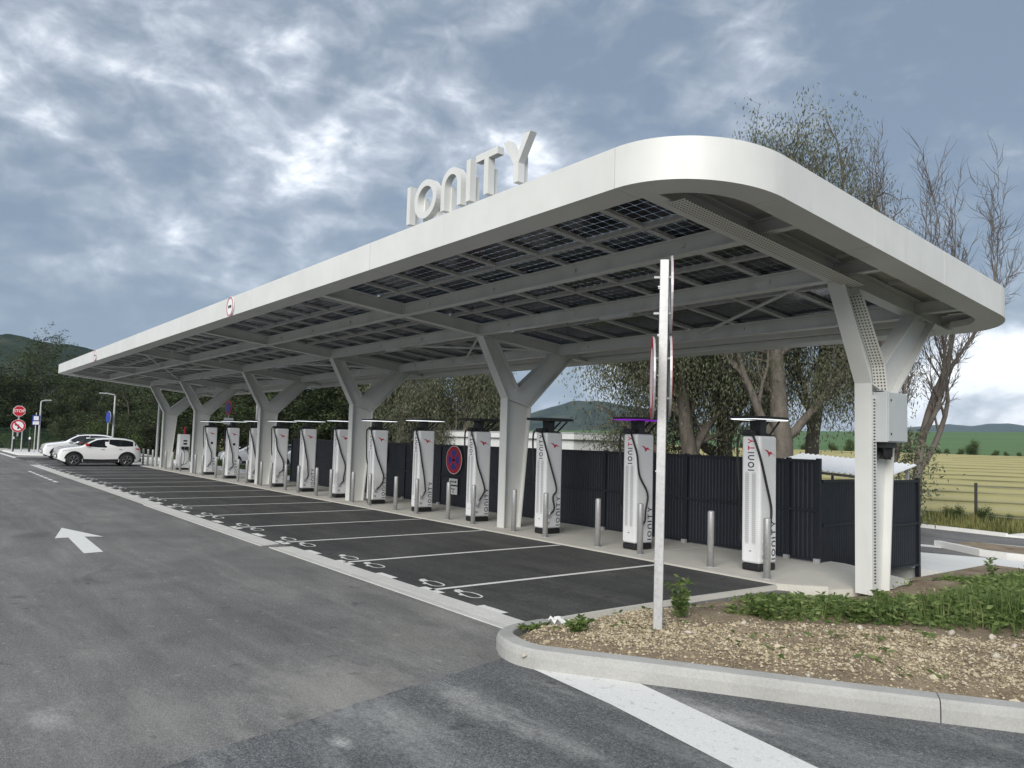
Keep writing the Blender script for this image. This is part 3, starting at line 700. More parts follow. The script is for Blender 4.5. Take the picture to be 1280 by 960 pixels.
pieces.append([(XL, YB-RLb-.003), (XL, (YF+YB)/2+.003)]); pieces.append([(XL, (YF+YB)/2-.003), (XL, YF+RLf+.003)])
pieces.append(arc(XL+RLf, YF+RLf, RLf, 180, 270, 10))
FH = 0.435
for k, pc in enumerate(pieces):
    b = MB(); n = len(pc); V = []
    isback = 7+1+3+1 <= k < 7+1+3+1+7
    sw = 0.26 if isback else 0.38
    prof = [(0.0, FH), (0.0, 0.0), (-sw, 0.012), (-sw, 0.11), (-sw+.02, .11), (-sw+.02, .03), (-.02, .018), (-.02, FH-.02), (-.16, FH-.02), (-.16, FH)]
    for i in range(n):
        if n > 2:
            a = pc[0] if i == 0 else pc[i-1]; c = pc[-1] if i == n-1 else pc[i+1]
            if k == 7: ctr = (XR-RF, YF+RF)
            elif k == 11: ctr = (XR-RB, YB-RB)
            elif pc[0][1] > 10: ctr = (XL+RLb, YB-RLb)
            else: ctr = (XL+RLf, YF+RLf)
            nn = np.array([pc[i][0]-ctr[0], pc[i][1]-ctr[1]]); nn = nn/np.linalg.norm(nn)
        else:
            t = np.array(pc[1])-np.array(pc[0]); t = t/np.linalg.norm(t); nn = np.array([t[1], -t[0]])
        for o_, z_ in prof:
            x_, y_ = pc[i][0]+nn[0]*o_, pc[i][1]+nn[1]*o_; V.append((x_, y_, zf(y_)+z_))
    kf = len(prof); Fs = []
    for i in range(n-1):
        for j in range(kf): q = (j+1) % kf; Fs.append((i*kf+j, (i+1)*kf+j, (i+1)*kf+q, i*kf+q))
    Fs += [tuple(range(kf)), tuple(range(n*kf-1, (n-1)*kf-1, -1))]
    b.add(V, Fs); o = b.build('fascia_panel', M['steel'], canopy, smooth=True); o.modifiers.new('split', 'EDGE_SPLIT').split_angle = rad(32)

# solar panels on rails
ROWS = [(5.80, 7.16), (7.20, 8.84), (8.88, 10.52), (10.56, 12.20)]
x_end, x_start = CX[0]-.15, CX[-1]+.15
ncol = 36; px_ = (x_end-x_start)/ncol
slope_a = math.atan(-0.102); pan_me = {}
for ri, (y0, y1) in enumerate(ROWS):
    ln = round(y1-y0, 3); yc = (y0+y1)/2
    if ln not in pan_me:
        b = MB(); b.box(-px_/2+.012, px_/2-.012, -ln/2, ln/2, 0, .007)
        o = b.build('solar_panel', M['solar']); pan_me[ln] = o.data; bpy.data.objects.remove(o)
    for c in range(ncol):
        o = bpy.data.objects.new('solar_panel', pan_me[ln]); COL.objects.link(o); o.parent = canopy
        o.location = (x_start+(c+.5)*px_+24.0, yc-10.6, zp(yc)); o.rotation_euler = (slope_a, 0, 0)
b = MB(); Lr = 12.2-5.75; yc = (12.2+5.75)/2
for s_ in (-.032, .032): b.box(s_-.018, s_+.018, -Lr/2, Lr/2, -.05, -.003)
rail = b.build('panel_rail', M['alu']); rail_me = rail.data; bpy.data.objects.remove(rail)
for c in range(ncol+1):
    o = bpy.data.objects.new('panel_rail', rail_me); COL.objects.link(o); o.parent = canopy
    o.location = (x_start+c*px_+24.0, yc-10.6, zp(yc)); o.rotation_euler = (slope_a, 0, 0)
for yq in (7.18, 8.86, 10.54):
    for i in range(len(CX)-1):
        MB().box(CX[i+1]+.11, CX[i]-.11, yq-.045, yq+.045, zp(yq)-.06, zp(yq)+.003).build('purlin', M['alu'], canopy)
# closed sheet roof over the two ends
def roof_sheet(x0, x1, y0, y1, dz=.02):
    b = MB(); b.add([(x0, y0, zp(y0)+dz), (x1, y0, zp(y0)+dz), (x1, y1, zp(y1)+dz), (x0, y1, zp(y1)+dz), (x0, y0, zp(y0)+dz+.03), (x1, y0, zp(y0)+dz+.03), (x1, y1, zp(y1)+dz+.03), (x0, y1, zp(y1)+dz+.03)],
                    [(0, 3, 2, 1), (4, 5, 6, 7), (0, 1, 5, 4), (1, 2, 6, 5), (2, 3, 7, 6), (3, 0, 4, 7)]); return b.build('roof_sheet', M['sheet'], canopy)
_pl = [(CX[0]-.1, YF+.06)]+arc(XR-RF, YF+RF, RF-.06, -90, 0, 20)+arc(XR-RB, YB-RB, RB-.06, 0, 90, 14)+[(CX[0]-.1, YB-.06)]
_b = MB(); _n = len(_pl); _b.add([(p[0], p[1], zp(p[1])+.02) for p in _pl]+[(p[0], p[1], zp(p[1])+.05) for p in _pl], [tuple(range(_n))[::-1], tuple(range(_n, 2*_n))]+[(i, (i+1) % _n, _n+(i+1) % _n, _n+i) for i in range(_n)])
_b.build('roof_sheet', M['sheet'], canopy)
roof_sheet(XL+.06, CX[-1]+.1, 6.0, 12.9)
roof_sheet(CX[-1]+.1, CX[0]-.1, 12.15, 12.99, -.012); roof_sheet(CX[-1]+.1, CX[0]-.1, 5.63, 5.84, -.012)  # strips added over the edge gaps to block sky and sun
for yq in (8.1, 9.5, 10.9): MB().box(CX[0]+.11, XR-.40, yq-.03, yq+.03, zp(yq)-.035, zp(yq)+.018).build('purlin', M['sheet'], canopy)
# cable tray: perforated cover along the first rafter, its front arm and trunk
def strip_uv(name, pts, x0, x1, parent):
    me = bpy.data.meshes.new(name); V = []; Fs = []; uv = []; s_ = 0.0; o3 = canopy['_o']
    for i, p in enumerate(pts):
        V += [(x0-o3[0], p[0]-o3[1], p[1]-o3[2]), (x1-o3[0], p[0]-o3[1], p[1]-o3[2])]
    me.from_pydata(V, [], [(2*i, 2*i+1, 2*i+3, 2*i+2) for i in range(len(pts)-1)]); lay = me.uv_layers.new(name='UVMap')
    for i in range(len(pts)-1):
        l_ = math.hypot(pts[i+1][0]-pts[i][0], pts[i+1][1]-pts[i][1])
        for k, q in enumerate(((0, s_), (abs(x1-x0), s_), (abs(x1-x0), s_+l_), (0, s_+l_))): lay.data[i*4+k].uv = q
        s_ += l_
    me.materials.append(M['perf']); o = bpy.data.objects.new(name, me); COL.objects.link(o); o.parent = parent
    so = o.modifiers.new('t', 'SOLIDIFY'); so.thickness = .012; return o
strip_uv('cable_tray', [(6.2, zb(6.2)-.03), (9.85, zb(9.85)-.03)], CX[0]+.06, CX[0]+.31, canopy)
strip_uv('cable_tray', [(9.95, zb(9.95)-.12), (10.55, 3.12), (10.62, 2.78)], CX[0]+.03, CX[0]+.22, canopy)
b = MB(); b.box(CX[0]+.085, CX[0]+.118, 10.384, 10.50, .05, 2.70); o = b.build('conduit_cover', M['steel'], canopy)
b = MB()
for k in range(60): b.box(CX[0]+.1182, CX[0]+.1195, 10.415, 10.465, .15+k*.042, .170+k*.042)
b.build('slots', M['ink'], o)
# tie rods in the roof plane
def brace(x0, y0, x1, y1, dz=.11, r=.026): MB().tube([(x0, y0, zb(y0)+dz), (x1, y1, zb(y1)+dz)], r, 8).build('brace', M['steel'], canopy)
brace(CX[0]-.35, 9.75, CX[0]-4.0, 11.84)
for i in range(1, len(CX)-1):
    brace(CX[i]-.1, 9.75, (CX[i]+CX[i+1])/2, 11.84); brace(CX[i]-.1, 11.84, (CX[i]+CX[i+1])/2, 9.75)
brace(CX[3]-.1, 6.15, CX[4]+.1, 9.56); brace(CX[4]+.1, 6.15, CX[3]-.1, 9.56, .06); brace(CX[2]-.1, 11.84, CX[3]+4, 9.75)
for k in range(5):      # small lamps under the middle beam
    x = (CX[k]+CX[k+1])/2; MB().box(x-.35, x+.35, 9.60, 9.72, zb(9.66)-.045, zb(9.66)+.010).build('light_fitting', M['grey_coat'], canopy)

# electrical cabinet on the first column
cab = thing('electrical_cabinet', (-5.31, 10.47, 2.06), 'grey electrical cabinet mounted high on the nearest canopy column', 'cabinet', world=True)
MB().box(-5.455, -5.20, 10.47, 11.03, 2.06, 2.745).build('housing', M['cabinet'], cab, bevel=.008)
MB().box(-5.199, -5.187, 10.485, 11.018, 2.075, 2.73).build('door', M['cabinet'], cab, bevel=.004)
MB().box(-5.186, -5.180, 10.54, 10.56, 2.62, 2.65).build('lock', M['black'], cab); MB().box(-5.186, -5.180, 10.54, 10.56, 2.16, 2.19).build('lock', M['black'], cab)
MB().disc((-5.36, 10.468, 2.58), (0, 1, 0), .022, .008).build('knob', M['sign_back'], cab)
b = MB()
for k in range(7):
    y0 = 10.56+k*.035
    b.tube([(-5.30, y0, 2.07), (-5.29, y0, 1.98), (-5.30, y0+.02, 1.87-.02*(k % 3)), (-5.38, y0+.04, 1.84), (-5.44, y0+.05, 1.95), (-5.45, y0+.05, 2.05)], .014, 6)
b.box(-5.43, -5.25, 10.54, 10.82, 1.985, 2.058); b.build('cable_loop', M['black'], cab)
MB().box(-5.462, -5.456, 10.52, 10.60, 1.35, 1.42).build('label_plate', M['sign_white'], cab)

# ------------------------------------------------------------------ lettering
def arcp(cx_, cy_, rx, ry, a0, a1, n): return [(cx_+rx*math.cos(rad(a)), cy_+ry*math.sin(rad(a))) for a in np.linspace(a0, a1, n)]
def glyph(ch, t):
    """ribbons (outer, inner, closed) of one letter, 1 high; returns width too"""
    if ch == 'I': return [([(0, 0), (0, 1)], [(t, 0), (t, 1)], False)], t
    if ch == 'O':
        r = .53; return [(arcp(r, .5, r, .5, 0, 360, 33)[:-1], arcp(r, .5, r-t, .5-t, 0, 360, 33)[:-1], True)], 2*r
    if ch == 'N':
        w_ = .88; r = w_/2
        o = [(0, 0)]+arcp(r, 1-r, r, r, 180, 0, 17)+[(w_, 0)]; i_ = [(t, 0)]+arcp(r, 1-r, r-t, r-t, 180, 0, 17)+[(w_-t, 0)]
        return [(o, i_, False)], w_
    if ch == 'T': return [([(0, 1), (.84, 1)], [(0, 1-t), (.84, 1-t)], False), ([(.42-t/2, 1-t), (.42-t/2, 0)], [(.42+t/2, 1-t), (.42+t/2, 0)], False)], .84
    if ch == 'Y':
        c = .47; s_ = t*1.15
        k_ = .42+t*.8
        return [([(c-t/2, 0), (c-t/2, .42), (0, 1)], [(c, 0), (c, k_), (s_, 1)], False), ([(c, 0), (c, k_), (2*c-s_, 1)], [(c+t/2, 0), (c+t/2, .42), (2*c, 1)], False)], 2*c
WORD = 'IONITY'
def word_layout(t, gap):
    x = 0; out = []
    for ch in WORD:
        g_, w_ = glyph(ch, t); out.append((ch, x, g_)); x += w_+gap
    return out, x-gap

sign = thing('rooftop_sign', (-8.45, 5.72, 5.0), 'big white raised letters spelling IONITY on the canopy edge', 'sign', world=True)
lay, tot = word_layout(.165, .21); hgt = .56; sx = 2.88/tot; x0 = -9.90
for ch, xo, ribs in lay:
    b = MB()
    for o_, i_, cl in ribs:
        b.ribbon([(x0+(xo+p[0])*sx, 5.06+p[1]*hgt) for p in o_], [(x0+(xo+p[0])*sx, 5.06+p[1]*hgt) for p in i_], 'y', 5.60, 5.70, cl)
    wch = max(p[0] for r_ in ribs for p in r_[0]+r_[1])
    lt = b.build('letter', M['steel'], sign)
    legs = (wch*.5,) if ch in 'ITY' else (wch*.2, wch*.8)
    for q in legs:
        xx = x0+(xo+q)*sx; b = MB(); b.box(xx-.022, xx+.022, 5.701, 5.77, 4.86, 5.06+hgt*.62); b.build('bracket', M['steel'], lt)
b = MB(); b.box(-9.8, -7.1, 5.75, 5.79, 5.012, 5.05); b.build('rail', M['steel'], sign)

# height-limit discs on the fascia
for i, (x, lab) in enumerate(((-17.73, 'round red-ringed height limit sign fixed on the canopy fascia, next to the rooftop letters'), (-33.9, 'round red-ringed height limit sign near the far end of the canopy fascia'))):
    t = thing('height_sign', (x, 5.56, 4.78), lab, 'sign', 'height limit signs on the fascia', world=True)
    MB().disc((x, 5.578, 4.78), (0, 1, 0), .23, .02).build('plate', M['sign_white'], t)
    MB().disc((x, 5.565, 4.78), (0, 1, 0), .225, .006, r_in=.185).build('red_ring', M['faded_red'], t)
    b = MB(); b.box(x-.10, x-.03, 5.561, 5.567, 4.75, 4.81); b.box(x+.0, x+.02, 5.561, 5.567, 4.75, 4.81); b.box(x+.04, x+.10, 5.561, 5.567, 4.75, 4.81)
    b.build('print', M['ink'], t)

# ------------------------------------------------------------------ charging posts
def charger_proto(led, small_side_screen=False, red_ty=True, seed=0):
    jr = random.Random(seed); J = lambda a: jr.uniform(-a, a)
    t = bpy.data.objects.new('charging_post', None); COL.objects.link(t)
    body = MB().box(-.17, .17, -.23, .23, .115, 2.09).build('body', M['white'], t, bevel=.045, segs=4)
    for p_ in body.data.polygons: p_.use_smooth = False
    MB().box(-.162, .162, -.222, .222, 0.0, .114).build('plinth', M['black'], t, bevel=.03)
    for s_ in (-1, 1):      # two long vent strips in the front
        b = MB(); pts = [(s_*.062+q[0], q[1]) for q in arcp(0, 1.50, .036, .03, 0, 180, 7)+arcp(0, .44, .036, .03, 180, 360, 7)]
        b.prism(pts, 'y', -.2335, -.228); v = b.build('vent', M['grey_coat'], t)
        b = MB()
        for k in range(34): b.box(s_*.062-.030, s_*.062+.030, -.2352, -.2337, .45+k*.031, .462+k*.031)
        b.build('louvres', M['alu'], v)
    def word(prnt, place, h_, ln, t_=.15, gap=.34, two=True):
        lay_, tot_ = word_layout(t_, gap); k = ln/tot_; d, r_ = MB(), MB()
        for ch, xo, ribs in lay_:
            tgt = r_ if (two and ch in 'TY') else d
            for o_, i_, cl in ribs:
                A = [place((xo+p[0])*k, p[1]*h_) for p in o_]; B = [place((xo+p[0])*k, p[1]*h_) for p in i_]; n = len(A)
                tgt.add(A+B, [(i, (i+1) % n, n+(i+1) % n, n+i) for i in range(n if cl else n-1)])
        d.build('lettering', M['ink'], prnt)
        if two: r_.build('lettering', M['magenta'], prnt)
    word(body, lambda s_, h_: (.065-h_, -.2325, 1.545+s_), .115, .50, t_=.19, two=red_ty)
    word(body, lambda s_, h_: (.1725, .185-h_, .17+s_), .105, .60, t_=.19, two=False)
    b = MB()                # bird emblem on the side
    for poly in ([(-.105, .055), (-.05, .050), (-.01, .018), (.02, .03), (.03, .01), (.105, -.045), (.05, -.012), (.01, -.008), (-.02, -.055), (-.03, -.02), (-.04, .005), (-.06, .03)],):
        n = len(poly); P = [(.1725, .03+p[0]*1.5, 1.82+p[1]*1.05) for p in poly]
        b.add(P, [(0, 1, 11), (1, 2, 10, 11), (2, 3, 4, 7, 9, 10), (4, 5, 6, 7), (7, 8, 9)])
    b.build('bird_emblem', M['red'], body)
    MB().box(.171, .1745, -.17, -.10, .20, .255).build('rating_plate', M['sign_back'], body)
    MB().box(-.02, .02, -.2335, -.2315, .30, .312).build('keyhole', M['black'], body)
    if small_side_screen: MB().box(.171, .1745, -.03, .06, 1.36, 1.46).build('screen', M['glass'], body)
    # neck and halo plate
    neck = MB().prism([(-.09, 2.091), (.05, 2.091), (.07, 2.335), (-.11, 2.335)], 'x', -.11, .09).build('neck', M['black'], t, bevel=.008)
    b = MB()
    for s_ in (-.10, .10): b.tube([(s_, .12, 2.10), (s_, .40, 2.33)], .017, 6)
    b.tube([(-.10, .10, 2.115), (.10, .10, 2.115)], .014, 6); b.box(-.13, .13, -.05, .20, 2.091, 2.11); b.build('strut', M['black'], neck)
    hexa = [(-.24, -.44), (.20, -.44), (.32, -.22), (.32, .32), (.20, .50), (-.24, .50), (-.34, .30), (-.34, -.24)]
    MB().prism(hexa, 'z', 2.352, 2.392).build('halo_plate', M['black'], t, bevel=.006)
    ins = [(p[0]*.975, (p[1]-.03)*.98+.03) for p in hexa]; inn = [(p[0]*.86, (p[1]-.03)*.9+.03) for p in hexa]
    MB().ribbon(ins, inn, 'z', 2.342, 2.3515, True).build('halo_light', M[led], t)
    # cable holder and two cables
    MB().box(-.15, .04, -.26, -.12, 2.091, 2.18).build('cable_holder', M['black'], t, bevel=.02)
    def cab_path(P): return smooth3(P, 6)
    b = MB().tube(cab_path([(-.03, -.17, 2.11), (.05, -.27, 2.12), (.13, -.29, 1.98), (.19, -.24, 1.72), (.205, -.15+J(.05), 1.35), (.21, -.03+J(.08), .98+J(.06)), (.215, .02+J(.09), .70+J(.1)), (.21, -.03+J(.05), .52), (.185, -.13, .40)]), .0185, 8); b.build('cable', M['rubber'], t, smooth=True)
    b = MB().tube(cab_path([(-.09, -.17, 2.11), (-.17, -.27, 2.11), (-.215, -.27, 1.95), (-.22, -.25, 1.6), (-.23+J(.03), -.20+J(.05), 1.2), (-.27+J(.05), -.12, .95), (-.33+J(.06), -.05, .78), (-.36+J(.05), -.02, .60+J(.06)), (-.31, -.02, .45+J(.05)), (-.19, -.03, .42)]), .0185, 8); b.build('cable', M['rubber'], t, smooth=True)
    b = MB(); b.box(.171, .195, -.17, -.09, .34, .44); b.tube([(.185, -.13, .40), (.20, -.11, .45), (.205, -.08, .49)], .022, 8); b.build('plug_holster', M['sign_back'], t)
    return t
def smooth3(P, n):
    out = []
    for i in range(len(P)-1):
        p0, p1, p2, p3 = [np.array(P[max(0, min(len(P)-1, k))], float) for k in (i-1, i, i+1, i+2)]
        for s_ in np.linspace(0, 1, n, endpoint=False):
            out.append(tuple(0.5*((2*p1)+(-p0+p2)*s_+(2*p0-5*p1+4*p2-p3)*s_*s_+(-p0+3*p1-3*p2+p3)*s_**3)))
    return out+[tuple(P[-1])]
PXS = [926, 778, 668, 582, 514, 458, 414, 372, 338, 308, 279, 252]
LED = ['led_white', 'led_purple', 'black', 'black', 'led_white', 'led_white', 'led_white', 'led_white', 'led_white', 'led_white', 'led_white', 'led_white']
protos = {}
for i, u in enumerate(PXS):
    scr = i >= 10
    key = (LED[i], scr); x = at(u, 600, y=10.42)[0]+.17
    o = charger_proto(LED[i], scr, i < 2, i)
    o.location = (x, 10.66, .03); o.rotation_euler = (0, 0, rad(random.Random(i).uniform(-1.2, 1.2)))
    lit = {'led_white': 'a white-lit top plate', 'led_purple': 'a purple-lit top plate', 'black': 'an unlit black top plate'}[LED[i]]
    tag(o, f'tall white IONITY charging post with {lit}, {ORD[i]} from the cabinet column', 'charging post', 'charging posts along the slab')

# smaller charger with a red mast
t = thing('compact_charger', (-40.15, 10.72, .03), 'shorter white charger with black sockets and a red mast on top', 'charger', rz=0)
bd = MB().prism([(-.28, 0.10), (.30, 0.10), (.26, 1.74), (-.24, 1.74)], 'x', -.20, .20).build('body', M['white'], t, bevel=.03, segs=3)
MB().box(-.18, .18, -.25, .27, 0, .099).build('plinth', M['black'], t)
MB().box(.201, .212, -.05, .12, 1.38, 1.46).build('screen', M['glass'], bd); MB().box(.201, .212, -.05, .12, 1.24, 1.32).build('screen', M['glass'], bd)
b = MB(); b.box(.201, .30, -.14, -.02, 1.0, 1.14); b.box(.201, .30, .04, .18, .98, 1.14); b.build('socket_block', M['black'], bd)
for yy, zz in ((-.08, .25), (.12, .35)):
    MB().tube(smooth3([(.28, yy, 1.0), (.31, yy+.1, .75), (.29, yy+.03, zz), (.28, yy-.28, zz-.1), (.20, yy-.2, .3)], 5), .014, 6).build('cable', M['rubber'], t)
MB().box(-.03, .03, .0, .07, 1.741, 2.12).build('mast', M['sign_red'], t)

# bollards
BU = [966, 889, 801, 748, 682.5, 643, 592, 560.6, 521, 494.6, 462, 440.6, 413, 395, 372, 356, 337.5, 325, 307, 296, 277.5, 268, 251, 242, 223, 213, 204.5, 188, 182, 176]
bol = None
for i, u in enumerate(BU):
    x = at(u, 620, y=10.20)[0]
    if bol is None:
        b = MB(); b.tube([(0, 0, 0), (0, 0, .85), (0, 0, .872), (0, 0, .88)], [.052, .052, .046, .03], 18); bol = o = b.build('bollard', M['galv'], origin=(0, 0, 0))
        for p_ in o.data.polygons: p_.use_smooth = len(p_.vertices) == 4
        b = MB(); b.cyl((0, 0), .075, 0, .008, 18); b.build('foot_plate', M['galv'], o)
    else: o = copy_tree(bol)
    o.location = (x, 10.06 if i == 0 else 10.20, .03); o.rotation_euler = (0, 0, i*1.7)
    tag(o, f'galvanised steel bollard on the slab edge, {ORD[i]} from the cabinet column', 'bollard', 'bollards along the slab edge')

# ------------------------------------------------------------------ sign post on the bed
PX, PY = [float(q) for q in at(822, 792, z=0.17)[:2]]; hz, _ = bed_h(np.array([PX]), np.array([PY])); hz = float(hz[0])
post = thing('sign_post', (PX, PY, hz), 'tall galvanised post with three road signs seen edge-on in the planting bed', 'sign post', world=True)
tl = np.array([.0, .0]); vd = np.array([PX, PY])/math.hypot(PX, PY); rt = np.array([vd[1], -vd[0]])
lean = -0.012
b = MB(); a2 = .043
ptop = float(at(831, 325, y=PY)[2])
ca, sa = math.cos(rad(40)), math.sin(rad(40))
def sq(z, ox=0, oy=0):
    return [(PX+ox+ca*i*a2-sa*j*a2, PY+oy+sa*i*a2+ca*j*a2, z) for i, j in ((-1, -1), (1, -1), (1, 1), (-1, 1))]
b.add(sq(hz-.1)+sq(ptop, rt[0]*lean*-1.5, rt[1]*lean*-1.5), [(0, 3, 2, 1), (4, 5, 6, 7), (0, 1, 5, 4), (1, 2, 6, 5), (2, 3, 7, 6), (3, 0, 4, 7)])
b.build('pole', M['galv'], post, bevel=.006)
for z in [float(at(828, q, y=PY)[2]) for q in (700, 590, 470, 420, 360)]: MB().add(sq(z)+sq(z+.012), [(0, 1, 5, 4), (1, 2, 6, 5), (2, 3, 7, 6), (3, 0, 4, 7)]).build('band', M['sign_back'], post)
def edge_sign(side, zc, r, tilt, mats, ring, off=.085):
    """round plate almost edge-on to the road; side -1 = towards the aisle, +1 = towards the bed"""
    ang_ = math.atan2(rt[1], rt[0])+tilt; nrm = Vector((math.cos(ang_)*side, math.sin(ang_)*side, 0))
    c = Vector((PX, PY, zc))+Vector((rt[0], rt[1], 0))*side*off
    o = MB().disc(c, nrm, r, .012, 36).build('sign_plate', mats[0], post); MB().disc(c-nrm*.010, nrm, r*.985, .006, 36, r_in=r-.03).build('rim', M['sign_back'], o)
    if ring:
        MB().disc(c+nrm*.008, nrm, r*.99, .003, 36, r_in=r*.74).build('red_ring', M['sign_red'], o)
        MB().disc(c+nrm*.0078, nrm, r*.735, .002, 36).build('face', mats[1], o)
    return o
edge_sign(-1, float(at(822, 473, y=PY)[2]), .40, rad(3.3), [M['sign_back'], M['sign_white']], True)
edge_sign(1, float(at(834, 470, y=PY)[2]), .39, rad(1.0), [M['sign_back'], M['sign_white']], True)
edge_sign(1, float(at(834, 368, y=PY)[2]), .38, rad(1.0), [M['sign_back'], M['sign_white']], True)
b = MB()
for z in [float(at(828, q, y=PY)[2]) for q in (448, 498, 347, 392)]:
    for s_ in (-1, 1):
        b.tube([(PX, PY, z), (PX+rt[0]*s_*.082, PY+rt[1]*s_*.082, z)], .014, 6)
b.build('clamp', M['sign_back'], post)

# ------------------------------------------------------------------ dark fence behind the posts
fence = thing('panel_fence', (-18, 12.25, 0), 'anthracite ribbed sheet-metal fence running behind the charging posts', 'fence', world=True)
def ribbed(w_, z0, z1, pitch=.075, d=.006):
    n = max(2, int(w_/pitch)); V = []; p = w_/n
    prof = []
    for i in range(n): prof += [(i*p, 0), (i*p+p*.30, 0), (i*p+p*.42, d), (i*p+p*.88, d)]
    prof.append((w_, 0)); k = len(prof)
    return [(q[0], -q[1], z0) for q in prof]+[(q[0], -q[1], z1) for q in prof], [(i, i+1, k+i+1, k+i) for i in range(k-1)]
FPOST = [-7.26, -7.83, -10.09, -12.37, -14.65, -16.93, -19.09, -21.14, -23.3, -25.6, -27.9, -30.2]
def fence_panel(p0, p1, zlo, zhi, top_drop=0.0):
    """a two-storey ribbed panel between two plan points"""
    d = np.array(p1)-np.array(p0); l_ = float(np.linalg.norm(d)); d = d/l_; nn = np.array([d[1], -d[0]])
    zm = zlo+(zhi-zlo)*.50
    pn = None
    for za, zc in ((zlo+.05, zm-.02), (zm+.02, zhi-.04)):
        V, Fs_ = ribbed(l_-.06, za, zc); b = MB()
        b.add([(p0[0]+d[0]*(.03+v[0])-nn[0]*v[1], p0[1]+d[1]*(.03+v[0])-nn[1]*v[1], v[2]) for v in V], Fs_)
        o = b.build('ribbed_panel', M['fence'], fence); so = o.modifiers.new('t', 'SOLIDIFY'); so.thickness = .003
    b = MB()
    for z0, z1 in ((zlo+.02, zlo+.06), (zm-.022, zm+.022), (zhi-.05, zhi)):
        c = [(p0[0]+nn[0]*q+d[0]*s_, p0[1]+nn[1]*q+d[1]*s_) for s_, q in ((.02, -.02), (l_-.02, -.02), (l_-.02, .035), (.02, .035))]
        b.prism(c, 'z', z0, z1)
    b.build('rail', M['fence_post'], fence)
for i in range(len(FPOST)-1):
    fence_panel((FPOST[i+1], 12.25), (FPOST[i], 12.25), .03, 1.76)
for i, x in enumerate(FPOST): MB().box(x-.035, x+.035, 12.22, 12.29, .02, 1.78).build('post', M['fence_post'], fence); MB().box(x-.05, x+.05, 12.16, 12.215, .031, .10).build('foot_bracket', M['galv'], fence)
ysd = [12.32, 14.05, 15.78]
for a, c, z0, z1 in ((12.32, 14.05, -.12, 1.42), (14.05, 15.78, -.30, 1.39)): fence_panel((-7.26, a), (-7.26, c), z0, z1)
for y, z in ((14.05, -.3), (15.80, -.5)): MB().box(-7.30, -7.22, y-.035, y+.035, z, 1.42).build('post', M['fence_post'], fence)

# no-stopping signs on the fence
def nostop(x, y, z, r, name_label, plates=True):
    t = thing('no_stopping_sign', (x, y, z-r), name_label, 'sign', 'no-stopping signs', world=True)
    MB().disc((x, y, z), (0, 1, 0), r, .012, 36).build('plate', M['sign_white'], t)
    MB().disc((x, y-.009, z), (0, 1, 0), r*.95, .004, 36).build('red_disc', M['sign_red'], t)
    MB().disc((x, y-.012, z), (0, 1, 0), r*.68, .004, 36).build('blue_field', M['sign_blue'], t)
    b = MB(); k = r*.70/math.sqrt(2); q = r*.07
    for s_ in (-1, 1):
        b.add([(x-k-q*s_, y-.0155, z-s_*k+q), (x-k+q*s_, y-.0155, z-s_*k-q), (x+k+q*s_, y-.0155, z+s_*k-q), (x+k-q*s_, y-.0155, z+s_*k+q)], [(0, 1, 2, 3)])
    b.build('cross', M['sign_red'], t)
    if plates:
        for zz, hh in ((z-.61, .17), (z-.85, .23)):
            pl = MB().box(x-.21, x+.21, y-.006, y+.006, zz-hh/2, zz+hh/2).build('plate', M['sign_white'], t, bevel=.004)
        b = MB()
        for k_, w_ in ((-.15, .05), (-.08, .03), (-.03, .04), (.03, .03), (.08, .08)): b.box(x+k_, x+k_+w_, y-.0085, y-.0065, z-.635, z-.585)
        b.build('print', M['ink'], t)
        b = MB(); b.box(x-.10, x+.12, y-.0085, y-.0065, z-.82, z-.80); b.box(x-.0, x+.03, y-.0085, y-.0065, z-.92, z-.82); b.box(x-.15, x-.12, y-.0085, y-.0065, z-.92, z-.89); b.box(x-.13, x-.09, y-.0085, y-.0065, z-.80, z-.77); b.build('print', M['ink'], t)
    return t
nostop(-18.33, 12.19, 1.34, .40, 'round no-stopping sign with two white plates between the fourth and fifth charging posts')
nostop(-22.6, 12.19, 1.34, .40, 'round blue and red no-stopping sign half hidden behind a charging post and column')
